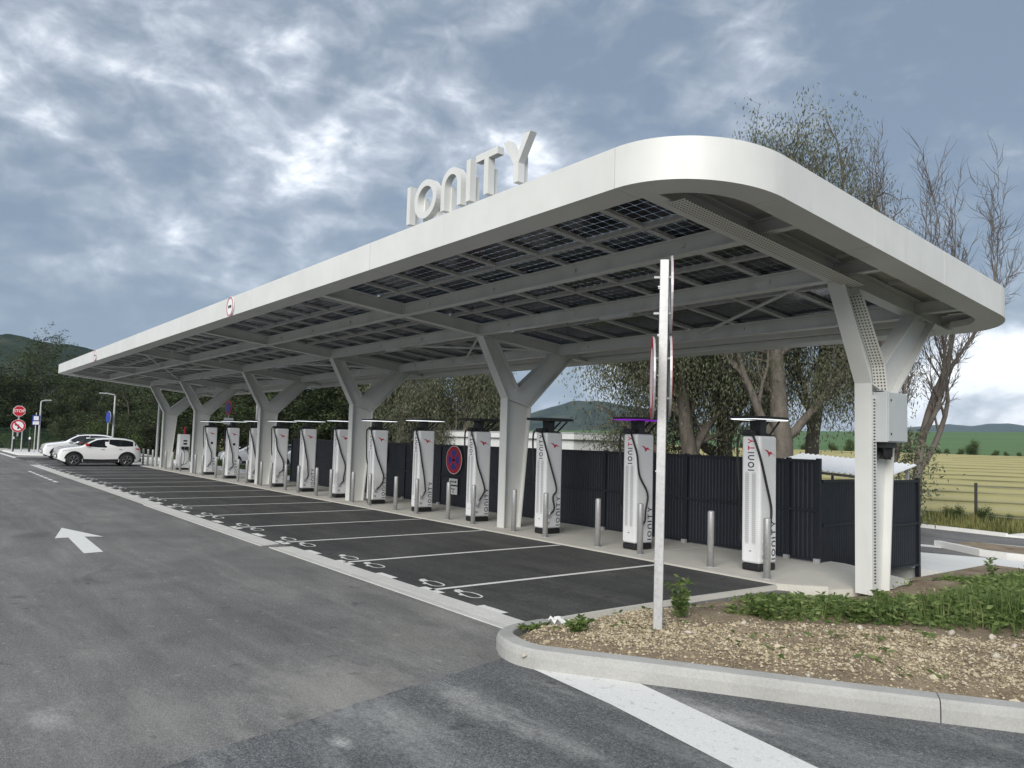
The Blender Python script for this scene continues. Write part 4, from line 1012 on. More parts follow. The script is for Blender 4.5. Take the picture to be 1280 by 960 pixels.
# ------------------------------------------------------------------ cars
def make_car(label, loc, rz, length=4.12, width=1.79, height=1.53, roof='carpaint', mirror='carpaint', group='parked white cars'):
    t = thing('parked_car', loc, label, 'car', group, rz=rz)
    k = length/4.12; hw = width/2; hk = height/1.53
    top = [(2.06, .62), (2.03, .80), (1.92, .90), (1.70, .965), (1.30, 1.02), (.98, 1.06), (.62, 1.27), (.25, 1.46), (-.1, 1.515), (-.7, 1.53), (-1.25, 1.50), (-1.62, 1.42), (-1.82, 1.20), (-1.95, 1.02), (-2.03, .90), (-2.06, .62)]
    tx = [p[0] for p in top][::-1]; tz = [p[1] for p in top][::-1]
    def ztop(x): return float(np.interp(x/k, tx, tz))*hk
    WX = (1.31*k, -1.31*k); RA = .375
    def zbot(x):
        z = .22+max(0, abs(x/k)-1.75)*.45
        for wx in WX:
            d = abs(x-wx)
            if d < RA: z = max(z, .33+math.sqrt(RA*RA-d*d))
        return z
    def hwid(x, z):
        f = 1-0.16*max(0, (abs(x/k)-1.55)/.51)**2-(.03 if abs(x/k) > 1.98 else 0)
        s_ = hw*f*(0.955+.045*min(1, max(0, (z-.2)/.35)))
        bl = 1.0*hk
        if z > bl: s_ -= (z-bl)*.40
        elif z > .86*hk: s_ -= (z-.86*hk)*.10
        if .60 < z < .72: s_ += .006
        return s_
    xs_ = sorted(set(list(np.linspace(-2.06*k, 2.06*k, 50))+[w_+RA*q for w_ in WX for q in (-1, -.97, -.9, -.75, -.5, -.25, 0, .25, .5, .75, .9, .97, 1)]))
    V = []; ns = 12
    for x in xs_:
        zb_, H_ = zbot(x), ztop(x); sh = max(zb_+.02, H_-.075); ring = []
        for j in range(ns): z = zb_+(sh-zb_)*j/(ns-1); ring.append((hwid(x, z), z))
        w_ = ring[-1][0]; ring += [(w_*.95, sh+.045), (w_*.84, H_-.012), (w_*.5, H_), (0, H_+.006)]
        full = [(-y, z) for y, z in ring]+[(y, z) for y, z in ring[::-1][1:]]
        V += [(x, y, z) for y, z in full]
    m_ = 2*(ns+4)-1; b = MB(); n = len(xs_)
    b.add(V, [(i*m_+j, i*m_+j+1, (i+1)*m_+j+1, (i+1)*m_+j) for i in range(n-1) for j in range(m_-1)]+[tuple(range(m_))[::-1], tuple(range((n-1)*m_, n*m_))])
    body = b.build('body', M['carpaint'], t, smooth=True)
    md = body.modifiers.new('split', 'EDGE_SPLIT'); md.split_angle = rad(38)
    MB().box(-1.85*k, 1.85*k, -hw+.12, hw-.12, .20, .62).build('underbody', M['black'], t)
    def patch(name, poly_top, poly_bot, mat, off=.004, par=None):
        """strip between two polylines (x,z) mapped on both body sides"""
        for s_ in (-1, 1):
            b = MB(); A = [(x, s_*(hwid(x, z)+off), z) for x, z in poly_top]; B = [(x, s_*(hwid(x, z)+off), z) for x, z in poly_bot]; q = len(A)
            b.add(A+B, [(i, i+1, q+i+1, q+i) for i in range(q-1)]); b.build(name, mat, par or t)
    S = lambda L_: [(x*k, z*hk) for x, z in L_]
    patch('side_window', S([(.70, 1.15), (.45, 1.29), (.22, 1.39), (-.1, 1.43), (-.36, 1.435)]), S([(.70, 1.08), (.45, 1.03), (.22, 1.015), (-.1, 1.005), (-.36, 1.0)]), M['glass'])
    patch('side_window', S([(-.38, 1.435), (-.8, 1.435), (-1.2, 1.41), (-1.55, 1.34), (-1.74, 1.22)]), S([(-.38, 1.18), (-.8, 1.06), (-1.2, 1.06), (-1.55, 1.08), (-1.74, 1.10)]), M['glass'])
    patch('sill_trim', S([(.90, .39), (0, .37), (-.88, .39)]), S([(.88, .235), (0, .235), (-.86, .235)]), M['black'], .006)
    for wx in WX:
        a = [(wx+RA*1.0*math.cos(q), .33+RA*1.0*math.sin(q)) for q in np.linspace(.12, math.pi-.12, 15)]; c = [(wx+(RA+.06)*math.cos(q), .33+(RA+.06)*math.sin(q)) for q in np.linspace(.12, math.pi-.12, 15)]
        patch('arch_trim', c, a, M['black'], .006)
    for xd in (.80, -.36, -1.08): patch('door_gap', S([(xd-.004, 1.04), (xd+.006, 1.04)]), S([(xd-.004, .36), (xd+.006, .36)]), M['ink'], .002)
    patch('door_handle', S([(.02, .90), (-.16, .90)]), S([(.02, .875), (-.16, .875)]), M['chrome'], .016); patch('door_handle', S([(-.88, .92), (-1.04, .92)]), S([(-.88, .895), (-1.04, .895)]), M['chrome'], .016)
    patch('headlight', S([(2.0, .80), (1.86, .845), (1.66, .86)]), S([(2.0, .74), (1.86, .755), (1.66, .81)]), M['lamp'], .006)
    patch('tail_light', S([(-1.72, .98), (-1.9, .97), (-2.0, .95)]), S([(-1.72, .93), (-1.9, .88), (-2.0, .86)]), M['sign_red'], .006)
    def top_patch(name, x0, x1, fy, mat, off=.012):
        b = MB(); X_ = np.linspace(x0*k, x1*k, 6); V = []
        for x in X_:
            H_ = ztop(x); w_ = hwid(x, H_-.075)
            for f in (-fy, -fy*.6, 0, fy*.6, fy): V.append((x, w_*f, H_+off+.006-.02*abs(f)**2))
        b.add(V, [(i*5+j, i*5+j+1, (i+1)*5+j+1, (i+1)*5+j) for i in range(5) for j in range(4)]); b.build(name, mat, t)
    top_patch('windscreen', .95, .30, .86, M['glass']); top_patch('rear_window', -1.66, -1.92, .8, M['glass'])
    if roof != 'carpaint': top_patch('roof', .22, -1.60, .97, M[roof])
    # front: grille, bumper, plate
    MB().box(2.02*k, 2.075*k, -.52, .52, .40, .60).build('grille', M['black'], t, bevel=.02); MB().box(2.076*k, 2.085*k, -.26, .26, .44, .55).build('number_plate', M['sign_white'], t)
    MB().box(-2.085*k, -2.02*k, -.26, .26, .62, .73).build('number_plate', M['sign_white'], t); MB().box(-2.08*k, -1.98*k, -.75, .75, .24, .42).build('rear_bumper', M['black'], t, bevel=.03)
    for s_ in (-1, 1):
        MB().box(.62*k, .80*k, s_*(hw+.02)-.09, s_*(hw+.02)+.09, 1.03, 1.16).build('mirror', M[mirror], t, bevel=.035)
        for wx in WX:
            y = s_*(hw-.12); wh = MB().tube([(wx, y-.105, .33), (wx, y-.09, .33), (wx, y+.09, .33), (wx, y+.105, .33)], [.30, .33, .33, .30], 28).build('wheel', M['rubber'], t)
            MB().disc((wx, y+s_*.104, .33), (0, 1, 0), .225, .012, 24).build('rim', M['black'], wh)
            b = MB()
            for q in range(5):
                a = q*2*math.pi/5+.3
                for da in (-.12, .12): b.tube([(wx+.04*math.cos(a), y+s_*.114, .33+.04*math.sin(a)), (wx+.215*math.cos(a+da), y+s_*.114, .33+.215*math.sin(a+da))], .016, 5)
            b.disc((wx, y+s_*.113, .33), (0, 1, 0), .222, .014, 24, r_in=.200); b.build('spokes', M['chrome'], wh)
    return t
make_car('white compact SUV with red mirror caps parked beside the bollards', (-45.25, 7.88, 0.004), rad(-90), 3.84, 1.74, 1.47, mirror='sign_red')
make_car('white hatchback parked between the two white SUVs', (-49.3, 8.35, 0.004), rad(-90), 3.85, 1.72, 1.42)
make_car('white SUV with a black roof, parked farthest along the bays', (-54.0, 8.4, 0.004), rad(-90), 4.10, 1.80, 1.58, roof='black')
make_car('white car behind the last tall charging posts, nose towards the slab', (-46.6, 16.6, -.1), rad(-100), 4.1, 1.76, 1.47, group='cars behind the slab')
make_car('white car parked behind the third tall charging post from the compact charger', (-43.0, 17.6, -.1), rad(-78), 4.05, 1.75, 1.45, group='cars behind the slab')

# ------------------------------------------------------------------ signs, lamps and posts at the far end
def text_mesh(txt, size, name, mat, parent, loc, rot):
    cu = bpy.data.curves.new('t', 'FONT'); cu.body = txt; cu.size = size; cu.align_x = 'CENTER'; cu.align_y = 'CENTER'; cu.extrude = .004; cu.offset = .012*size
    to = bpy.data.objects.new('t', cu); COL.objects.link(to); dg = bpy.context.evaluated_depsgraph_get(); dg.update()
    me = bpy.data.meshes.new_from_object(to.evaluated_get(dg)); me.name = name; bpy.data.objects.remove(to); me.materials.clear(); me.materials.append(mat)
    o = bpy.data.objects.new(name, me); COL.objects.link(o); o.parent = parent; o.location = loc; o.rotation_euler = rot; return o
# facing the camera's side: the signs face +X (towards the aisle's near end)
sx_, sy_ = -66.0, 6.22
st = thing('stop_sign', (sx_, sy_, 0), 'red octagonal STOP sign above a no-left-turn sign on two grey posts', 'sign')
for q in (-.28, .28): MB().tube([(-.05, q, 0), (-.05, q, 2.0 if q > 0 else 2.0)], .04, 10).build('post', M['galv'], st)
MB().box(-.07, -.03, -.05, .05, 1.2, 3.3).build('post', M['galv'], st)
def ngon(r, n, a0, x, y0, z0): return [(y0+r*math.cos(a0+2*math.pi*i/n), z0+r*math.sin(a0+2*math.pi*i/n)) for i in range(n)]
zc = 3.02
MB().prism(ngon(.41, 8, math.pi/8, 0, 0, zc), 'x', -.02, 0).build('plate', M['sign_white'], st)
MB().prism(ngon(.38, 8, math.pi/8, 0, 0, zc), 'x', .001, .006).build('red_octagon', M['sign_red'], st)
text_mesh('STOP', .29, 'lettering', M['sign_white'], st, (.012, 0, zc), (rad(90), 0, rad(90)))
zc = 1.95
MB().disc((-.01, 0, zc), (1, 0, 0), .46, .02, 32).build('plate', M['sign_white'], st); MB().disc((.004, 0, zc), (1, 0, 0), .44, .006, 32, r_in=.33).build('red_ring', M['sign_red'], st)
b = MB(); b.prism([(-.04, zc-.22), (.06, zc-.22), (.06, zc+.08), (-.10, zc+.12), (-.10, zc+.18), (-.25, zc+.08), (-.10, zc-.03), (-.10, zc+.03), (-.04, zc+.015)], 'x', .002, .006); b.build('arrow', M['ink'], st)
b = MB(); b.prism([(-.27, zc+.20), (-.20, zc+.27), (.27, zc-.20), (.20, zc-.27)], 'x', .0065, .009); b.build('bar', M['sign_red'], st)
def small_post(loc, h_, label, cat, name='sign_post'):
    t = thing(name, loc, label, cat); MB().tube([(0, 0, 0), (0, 0, h_)], .035, 8).build('post', M['galv'], t); return t
t = small_post((-63.3, 7.0, 0), 2.9, 'small blue and white square sign on a grey post beside the stop sign', 'sign')
MB().box(.036, .05, -.24, .24, 2.05, 2.72).build('plate', M['sign_blue'], t); MB().box(.051, .056, -.19, .19, 2.08, 2.3).build('print', M['sign_white'], t); MB().box(.051, .056, -.15, .15, 2.38, 2.66).build('print', M['sign_white'], t)
t = small_post((-53.4, 9.75, 0), 2.9, 'round blue sign seen edge-on behind the white SUV', 'sign')
MB().disc((0, .0, 2.65), (.15, -.99, 0), .38, .03, 24).build('plate', M['sign_back'], t); MB().disc((.003, -.028, 2.65), (.15, -.99, 0), .36, .02, 24).build('face', M['sign_blue'], t)
def lamp_post(loc, h_, arm, label):
    t = thing('street_lamp', loc, label, 'street lamp', 'street lamps around the car park')
    MB().tube([(0, 0, 0), (0, 0, h_)], [.075, .05], 10).build('pole', M['galv'], t)
    MB().tube([(0, 0, h_-.03), (arm*.05, -arm*.1, h_+.05), (arm*.1, -arm, h_+.13)], [.05, .045, .04], 8).build('arm', M['galv'], t)
    MB().box(-.10, .10, -arm-.35, -arm+.1, h_+.08, h_+.15).build('lamp_head', M['sign_back'], t, bevel=.02); MB().box(-.15, .15, -.15, .15, 0, .02).build('base_plate', M['galv'], t)
lamp_post((-65.2, 7.45, 0), 3.75, -.55, 'grey street lamp beside the stop sign'); lamp_post((-53.5, 10.07, 0), 4.0, .55, 'grey street lamp behind the parked white cars')
lamp_post((-44.5, 10.55, 0), 5.4, .55, 'grey street lamp beside the last canopy column'); lamp_post((*[float(q) for q in far(319, 560, 44)[:2]], -.1), 5.6, .55, 'grey street lamp behind the tall charging posts')
for i, (x, y, lb) in enumerate(((-66.5, 6.04, 'black post with a white cap on the near side of the stop sign'), (-66.0, 7.0, 'black post with a white cap between the stop sign and the blue sign'))):
    t = thing('bollard_post', (x, y, 0), lb, 'bollard', 'black bollards by the stop sign'); MB().tube([(0, 0, 0), (0, 0, 1.0)], .07, 10).build('post', M['black_post'], t); MB().tube([(0, 0, 1.0), (0, 0, 1.17)], [.075, .06], 10).build('cap', M['sign_white'], t)
t = thing('no_stopping_sign', (-42.5, 13.6, 0), 'round no-stopping sign on a post behind the tall charging posts', 'sign', 'no-stopping signs')
MB().tube([(0, 0, -.2), (0, 0, 3.6)], .035, 8).build('post', M['galv'], t); MB().disc((.02, -.04, 3.25), (.1, -.99, 0), .40, .02, 28).build('plate', M['sign_red'], t); MB().disc((.022, -.06, 3.25), (.1, -.99, 0), .28, .02, 28).build('blue_field', M['sign_blue'], t)
MB().box(.0, .03, -.25, .25, 2.35, 2.70).build('plate', M['sign_white'], t)

# pale kerb and pavement beyond the bays
sheet('pavement', [(-80, 5.6), (-61, 5.9), (-59.5, 10.6), (-60, 14), (-90, 16)], 0.10, M['pale'], th=0.3)
sheet('rear_pavement', [(-58, 12.62), (-31, 12.62), (-31, 13.6), (-58, 14.4)], 0.06, M['pale'], th=0.4)
sheet('rear_lane', [(-70, 14.2), (-31, 13.5), (-24, 13.0), (-24, 21), (-70, 24)], -0.12, M['road'], th=0.3)
sheet('verge', [(-58, 13.55), (-31, 13.55), (-31, 14.6), (-58, 15.2)], -0.02, ground_mat(), th=0.4)
def grass_strip(name, label, x0, x1, y0, y1, z, n, hmin, hmax, mat, wd=.02):
    g = MB()
    for _ in range(n):
        x, y = rng.uniform(x0, x1), rng.uniform(y0, y1); h_ = rng.uniform(hmin, hmax)*(.5+float(vnoise(x, y, .8, 77)))
        blade(g, (x, y, z-.03), h_, h_*rng.uniform(.1, .5), rng.uniform(0, 6.28), wd)
    tag(g.build(name, M[mat]), label, 'grass', kind='stuff')
grass_strip('verge_grass', 'green grass strip behind the far charging posts', -58, -31, 13.6, 14.5, -.02, 5200, .15, .45, 'leaf_mid', .04)

# green mesh fence at the far end
mf = thing('mesh_fence', (-72, 9, 0), 'green wire mesh fence in front of the dark trees', 'fence', world=True)
M['green_wire'] = plain('green_wire', (0.05, 0.10, 0.06), .5)
F0, F1 = np.array([-70.5, 3.2]), np.array([-71.5, 16.0]); dF = F1-F0; lF = np.linalg.norm(dF); nP = 6
for i in range(nP+1):
    q = F0+dF*i/nP; MB().box(q[0]-.03, q[0]+.03, q[1]-.03, q[1]+.03, 0, 1.9).build('post', M['green_wire'], mf)
for i in range(nP):
    a, c = F0+dF*i/nP, F0+dF*(i+1)/nP; b = MB()
    for z in np.arange(.1, 1.85, .2): b.tube([(a[0], a[1], z), (c[0], c[1], z)], .008, 4, False)
    for s_ in np.arange(.02, 1, .035): p = a+(c-a)*s_; b.tube([(p[0], p[1], .05), (p[0], p[1], 1.85)], .008, 4, False)
    b.build('mesh_panel', M['green_wire'], mf)

# low white building behind the fence
cB = far(717, 545, 33.0); bx, by = float(cB[0]), float(cB[1])
hut = thing('utility_building', (bx-5, by+2, -.4), 'low white flat-roofed building behind the dark fence', 'building', world=True)
zt = float(far(717, 541, 33.0)[2])
MB().box(bx-11, bx-.15, by+.15, by+4, -.6, zt-.30).build('wall', M['wallw'], hut); MB().box(bx-11.15, bx, by, by+4.15, zt-.29, zt).build('roof', M['wallw'], hut, bevel=.02)
MB().box(bx-11.17, bx+.02, by-.02, by+4.17, zt-.03, zt+.02).build('roof_edge', M['sign_back'], hut)
# white corrugated shelter roof beyond the fence
p0, p1 = far(976, 567, 19.5), far(1124, 582, 18.5)
sh = thing('shelter', (float(p0[0]), float(p0[1]), -.5), 'small shelter with a white corrugated sheet roof behind the fence corner', 'shelter', world=True)
d = np.array([p1[0]-p0[0], p1[1]-p0[1]]); l_ = float(np.linalg.norm(d)); d = d/l_; nn = np.array([-d[1], d[0]]); V = []; n = 44
for i in range(n+1):
    s_ = l_*i/n; zz = p0[2]+(p1[2]-p0[2])*i/n+(.035 if i % 2 else 0)
    V += [(p0[0]+d[0]*s_-nn[0]*.9, p0[1]+d[1]*s_-nn[1]*.9, zz-.26), (p0[0]+d[0]*s_+nn[0]*1.1, p0[1]+d[1]*s_+nn[1]*1.1, zz+.0)]
b = MB(); b.add(V, [(2*i, 2*i+2, 2*i+3, 2*i+1) for i in range(n)]); o = b.build('roof', M['white'], sh); so = o.modifiers.new('t', 'SOLIDIFY'); so.thickness = .012
for s_ in (.12, l_-.15):
    for q in (-.75, .95): x, y = p0[0]+d[0]*s_+nn[0]*q, p0[1]+d[1]*s_+nn[1]*q; MB().box(x-.03, x+.03, y-.03, y+.03, -.6, p0[2]+(p1[2]-p0[2])*s_/l_-(.18 if q < 0 else 0)).build('post', M['galv'], sh)
b = MB(); b.tube([(p0[0]+d[0]*.1-nn[0]*.75, p0[1]+d[1]*.1-nn[1]*.75, p0[2]-.30), (p1[0]-d[0]*.1-nn[0]*.75, p1[1]-d[1]*.1-nn[1]*.75, p1[2]-.30)], .03, 6); b.build('beam', M['galv'], sh)

# ------------------------------------------------------------------ right background: lane, islands, verge, hay field
ZR = -.38
def gpt(u, v, z=ZR): p = at(u, v, z=z); return (float(p[0]), float(p[1]))
lane = sheet('access_lane', [(-26, 24.2), gpt(1100, 690), gpt(1150, 693), gpt(1280, 703), (-1, 17.5), (9, 17), (9, 24.0), gpt(1280, 672), gpt(1150, 657), (-26, 29.0)], ZR, M['road'], th=.2)
sheet('concrete_strip', [(-9.6, 16.4), gpt(1150, 713), gpt(1280, 730), (6, 14.0), (9, 15.6), gpt(1280, 703), gpt(1150, 692), (-10.5, 18.6)], ZR+.03, M['pale'], th=.3)
MB().add([(*gpt(1120, 680), ZR+.005), (*gpt(1177, 685.5), ZR+.005), (*gpt(1177, 682.5), ZR+.005), (*gpt(1120, 678), ZR+.005)], [(0, 1, 2, 3)]).build('edge_line', M['paint'], lane)
MB().add([(*gpt(1228, 680), ZR+.005), (*gpt(1285, 688), ZR+.005), (*gpt(1285, 684), ZR+.005), (*gpt(1228, 678.5), ZR+.005)], [(0, 1, 2, 3)]).build('edge_line', M['paint'], lane)
kb = MB(); sweep(kb, [gpt(1176, 683), gpt(1200, 688), gpt(1232, 695), gpt(1262, 699), gpt(1300, 703)][::-1], [(0, ZR-.1), (0, ZR+.14), (.18, ZR+.15), (.18, ZR-.1)]); kb.build('kerb_stone', M['pale'], lane)
sheet('lane_island', [gpt(1190, 683), gpt(1240, 694), gpt(1290, 699), gpt(1290, 689), gpt(1215, 681)], ZR+.08, bed.data.materials[0], th=.2)
kb = MB(); sweep(kb, [gpt(1130, 656.5), gpt(1200, 664), gpt(1260, 671)][::-1], [(0, ZR-.1), (0, ZR+.10), (.15, ZR+.10), (.15, ZR-.1)]); kb.build('kerb_stone', M['pale'], lane)
kb = MB(); kb.prism([gpt(1256, 671), gpt(1290, 674), gpt(1290, 668)], 'z', ZR-.1, ZR+.06); kb.build('crossing_slab', M['pale'], lane)

def hay_mat():
    m = Mat('hay_stubble'); x, y, z = m.xyz()
    ph = m.math('ADD', m.math('DIVIDE', y, 6.3), m.math('MULTIPLY', m.noise(.06, 3, .5), .55))
    tri = m.math('ABSOLUTE', m.math('SUBTRACT', m.math('FRACT', m.math('ADD', ph, 100.0)), .5))
    n = m.noise(2.6, 6, .7, sc=(.35, 1, 1)); f = m.noise(22, 4, .7)
    tri = m.math('ADD', tri, m.math('MULTIPLY', m.math('SUBTRACT', n, .5), .30))
    c = m.ramp(tri, [(.08, (.075, .080, .022)), (.19, (.16, .150, .050)), (.29, (.34, .305, .115)), (.42, (.44, .395, .175))])
    c = m.mix(.6, c, m.ramp(f, [(.3, .62), (.7, 1.3)]), 'MULTIPLY'); m.set('Base Color', c); m.set('Roughness', .95); m.bump(m.math('ADD', n, f), .6, .1); return m.m
def green_mat(name, a, c_, sc=.05):
    m = Mat(name); n = m.noise(sc, 5, .6, sc=(.5, 1, 1)); f = m.noise(1.5, 5, .7); c = m.ramp(n, [(.3, a), (.7, c_)]); c = m.mix(.4, c, m.ramp(f, [(.3, .7), (.7, 1.25)]), 'MULTIPLY')
    m.set('Base Color', c); m.set('Roughness', .95); return m.m
e1 = ray(1180, 566)[:2]; e1 = e1/np.linalg.norm(e1); e2 = np.array([e1[1], -e1[0]])
FRZ = math.atan2(e2[1], e2[0])
def field(name, r0, r1, s0, s1, zfun, nr, ns_, mat, rows=0.0):
    b = MB(); V = []
    rr_ = r0*(r1/r0)**np.linspace(0, 1, nr) if rows == 0 else np.arange(r0, r1, .35)
    ss = np.linspace(s0, s1, ns_)
    for r_ in rr_:
        for s_ in ss: V.append((s_, r_, zfun(r_, s_)+(rows*(.5+.5*math.cos(2*math.pi*(r_/6.3)))*(.6+.8*float(vnoise(s_, r_, .5, 3))) if rows else 0)))
    n = len(ss); b.add(V, [(i*n+j, i*n+j+1, (i+1)*n+j+1, (i+1)*n+j) for i in range(len(rr_)-1) for j in range(n-1)])
    o = b.build(name, mat, smooth=True); o.rotation_euler = (0, 0, FRZ); return tag(o, kind='structure')
def zfield(r_, s_): return -.42+2.1*np.clip((r_-29)/95, 0, 1)**1.1+np.clip((-s_-25)/60, 0, 1)*.6*np.clip((r_-29)/95, 0, 1)
hay = field('hay_field', 31.5, 122, -110, 60, zfield, 0, 60, hay_mat(), rows=.14)
def zgreen(r_, s_): return zfield(121, s_)-.3+np.clip((r_-120)/330, 0, 1)**1.2*(9.5+3.5*math.sin(s_/170+.5))
field('green_field', 120, 520, -420, 260, zgreen, 26, 40, green_mat('green_crop', (.058, .125, .032), (.085, .165, .045)))
def to_w(s_, r_, z): q = e2*s_+e1*r_; return (float(q[0]), float(q[1]), float(z))
# verge of tall dry grass, wire fence posts, shrubs at the field edge
g = MB()
for _ in range(24000):
    s_ = rng.uniform(-14, 14); r_ = rng.uniform(27.6, 31.6); q = to_w(s_, r_, 0); h_ = rng.uniform(.10, .34)*(.45+.9*float(vnoise(s_, r_, .5, 8)))
    blade(g, (q[0], q[1], -.52), h_+.1, h_*rng.uniform(.1, .45), rng.uniform(0, 6.28), .024)
tag(g.build('verge_grass', M['dry']), 'tall yellow-green grass verge between the lane and the hay field', 'grass', kind='stuff')
wf = thing('wire_fence', to_w(0, 31.2, -.5), 'wire fence with dark posts along the hay field', 'fence', world=True)
WP = [far(1219, 600, 30.5), far(1141, 600, 31.5), far(1040, 600, 32.5), far(1310, 600, 29.5)]
WP = sorted([(float(p[0]), float(p[1])) for p in WP])
for x, y in WP: MB().tube([(x, y, -.6), (x+.02, y, .95)], .05, 8).build('post', M['black_post'], wf)
b = MB()
for i in range(len(WP)-1):
    for z in (-.1, .15, .4, .65, .85): b.tube([(*WP[i], z), (*WP[i+1], z)], .006, 4, False)
b.build('wire', M['sign_back'], wf)

# ------------------------------------------------------------------ hills
def hill_mat(name, a, b_, c3, s_):
    m = Mat(name); n = m.noise(s_, 8, .68); f = m.noise(s_*7, 6, .7); v = m.n('ShaderNodeTexVoronoi'); m.l(m.co.outputs['Object'], v.inputs['Vector']); v.inputs['Scale'].default_value = s_*12
    c = m.ramp(n, [(.35, a), (.52, b_), (.70, c3)]); c = m.mix(.6, c, m.ramp(f, [(.3, .45), (.7, 1.6)]), 'MULTIPLY'); m.set('Base Color', c); m.set('Roughness', 1.0); m.set('Specular IOR Level', 0.0); m.bump(f, 1.0, 6.0); return m.m
def hills(name, prof, D, depth, mat, rough=.05, zbase=-3, du=6, seed=1):
    us = np.arange(prof[0][0], prof[-1][0]+1, du); V = []; nt_ = 17
    for u in us:
        v = np.interp(u, [p[0] for p in prof], [p[1] for p in prof]); p = far(u, v, D); hgt_ = p[2]; dr = ray(u, v)[:2]; dr = dr/np.linalg.norm(dr)
        for k in range(nt_):
            t_ = -1+2*k/(nt_-1); q = D+t_*depth
            prof_h = math.cos(t_*math.pi/2)**1.15; x, y = dr*q
            nz = (float(vnoise(x, y, 7/depth, seed))-.5)*.55+(float(vnoise(x, y, 19/depth, seed+1))-.5)*.28+(float(vnoise(x, y, 55/depth, seed+2))-.5)*.14
            V.append((x, y, zbase+(hgt_-zbase)*prof_h*(1+rough*8*nz*(1-prof_h**6)+rough*.8*nz)))
    b = MB(); n = nt_; b.add(V, [(i*n+j, (i+1)*n+j, (i+1)*n+j+1, i*n+j+1) for i in range(len(us)-1) for j in range(n-1)])
    return tag(b.build(name, mat, smooth=True), kind='structure')
hm = hill_mat('wooded_hill', (.016, .028, .016), (.034, .050, .026), (.105, .105, .070), .012)
hm2 = hill_mat('far_hill', (.022, .038, .022), (.034, .054, .028), (.060, .080, .042), .004)
hills('hill', [(420, 552), (560, 540), (640, 524), (690, 510), (718, 504), (745, 503), (790, 510), (840, 519), (880, 531), (960, 536), (1010, 541), (1060, 546), (1120, 556)], 2300, 900, hm, du=5)
hills('far_hills', [(880, 560), (960, 553), (1020, 545), (1100, 538), (1160, 533), (1185, 531), (1215, 533), (1235, 530), (1262, 530), (1300, 536), (1400, 540), (1600, 560)], 4300, 1300, hm2, .04, du=6, seed=5)
hills('near_hill', [(-420, 474), (-200, 424), (-80, 420), (0, 426), (40, 430), (80, 438), (110, 445), (170, 446), (240, 460), (330, 500), (420, 540)], 900, 420, hm, .05, du=6, seed=9)

# ------------------------------------------------------------------ trees
class Tree:
    def __init__(s, seed): s.r = np.random.default_rng(seed); s.w = MB(); s.tips = []
    def branch(s, p, d, ln, rad_, level, P):
        r = s.r; n = P['seg'][level]; pts = [Vector(p)]; rs = [rad_]; d = Vector(d).normalized(); end = rad_*P['taper'][level]
        for i in range(n):
            d = (d+Vector(r.normal(0, P['wob'][level], 3))+Vector((0, 0, P['grav'][level]))).normalized(); pts.append(pts[-1]+d*ln/n); rs.append(rad_+(end-rad_)*(i+1)/n)
        s.w.tube(pts, rs, P['sides'][level], False)
        if level == P['levels']-1:
            s.tips.append((pts[-1], d)); s.tips += [(pts[k], d) for k in range(1, n)]; return
        nc = P['kids'][level]; nc = int(r.integers(nc[0], nc[1]+1))
        for k in range(nc):
            f = P['from'][level]+(1-P['from'][level])*(k+r.uniform(.1, .9))/nc; j = min(n-1, int(f*n)); q = pts[j].lerp(pts[j+1], f*n-j); rq = rs[j]+(rs[j+1]-rs[j])*(f*n-j)
            ax = d.orthogonal().normalized(); ax.rotate(__import__('mathutils').Quaternion(d, r.uniform(0, 6.283)))
            a = rad(r.uniform(*P['ang'][level])); dd = (d*math.cos(a)+ax*math.sin(a)).normalized()
            s.branch(q, dd, ln*r.uniform(*P['len'][level]), max(P.get('rmin', .004), rq*r.uniform(.5, .75)), level+1, P)
        if P.get('leader', True): s.branch(pts[-1], d, ln*.6, max(P.get('rmin', .004), end), level+1, P)
def leaves_euc(t, n, spread=.55, droop=.8, L_=(.13, .22), W_=.045):
    g = MB(); r = t.r; tips = t.tips
    for _ in range(n):
        p, d = tips[int(r.integers(len(tips)))]; q = Vector(p)+Vector(r.normal(0, spread*.45, 3)); q.z -= abs(r.normal(0, droop*.5))
        leaf(g, q, (r.normal(0, .45), r.normal(0, .45), -1+r.normal(0, .5)), r.uniform(*L_), W_, r)
    return g
def leaves_round(t, n, spread=.7, L_=(.2, .36), W_=.5):
    g = MB(); r = t.r; tips = t.tips
    for _ in range(n):
        p, d = tips[int(r.integers(len(tips)))]; q = Vector(p)+Vector(r.normal(0, spread*.5, 3)); l_ = r.uniform(*L_)
        leaf(g, q, r.normal(0, 1, 3), l_, l_*W_, r)
    return g
EUC = dict(levels=5, seg=[7, 6, 5, 4, 3], taper=[.55, .45, .4, .35, .4], wob=[.07, .13, .18, .24, .3], grav=[.02, .05, .03, -.03, -.16], sides=[10, 8, 6, 4, 3], kids=[(5, 6), (4, 5), (4, 5), (3, 4), (0, 0)],
           ang=[(22, 55), (25, 60), (25, 65), (30, 70), (0, 0)], len=[(.42, .62), (.45, .65), (.42, .62), (.45, .7), (0, 0)])
EUC['from'] = [.30, .3, .25, .2, .2]
DARK = dict(levels=4, seg=[6, 5, 4, 3], taper=[.4, .4, .4, .4], wob=[.05, .12, .2, .3], grav=[.02, .03, .03, .0], sides=[8, 6, 4, 3], kids=[(13, 15), (6, 7), (5, 6), (0, 0)], ang=[(45, 85), (30, 65), (30, 70), (0, 0)], len=[(.32, .48), (.45, .65), (.45, .7), (0, 0)])
DARK['from'] = [.10, .2, .2, .2]
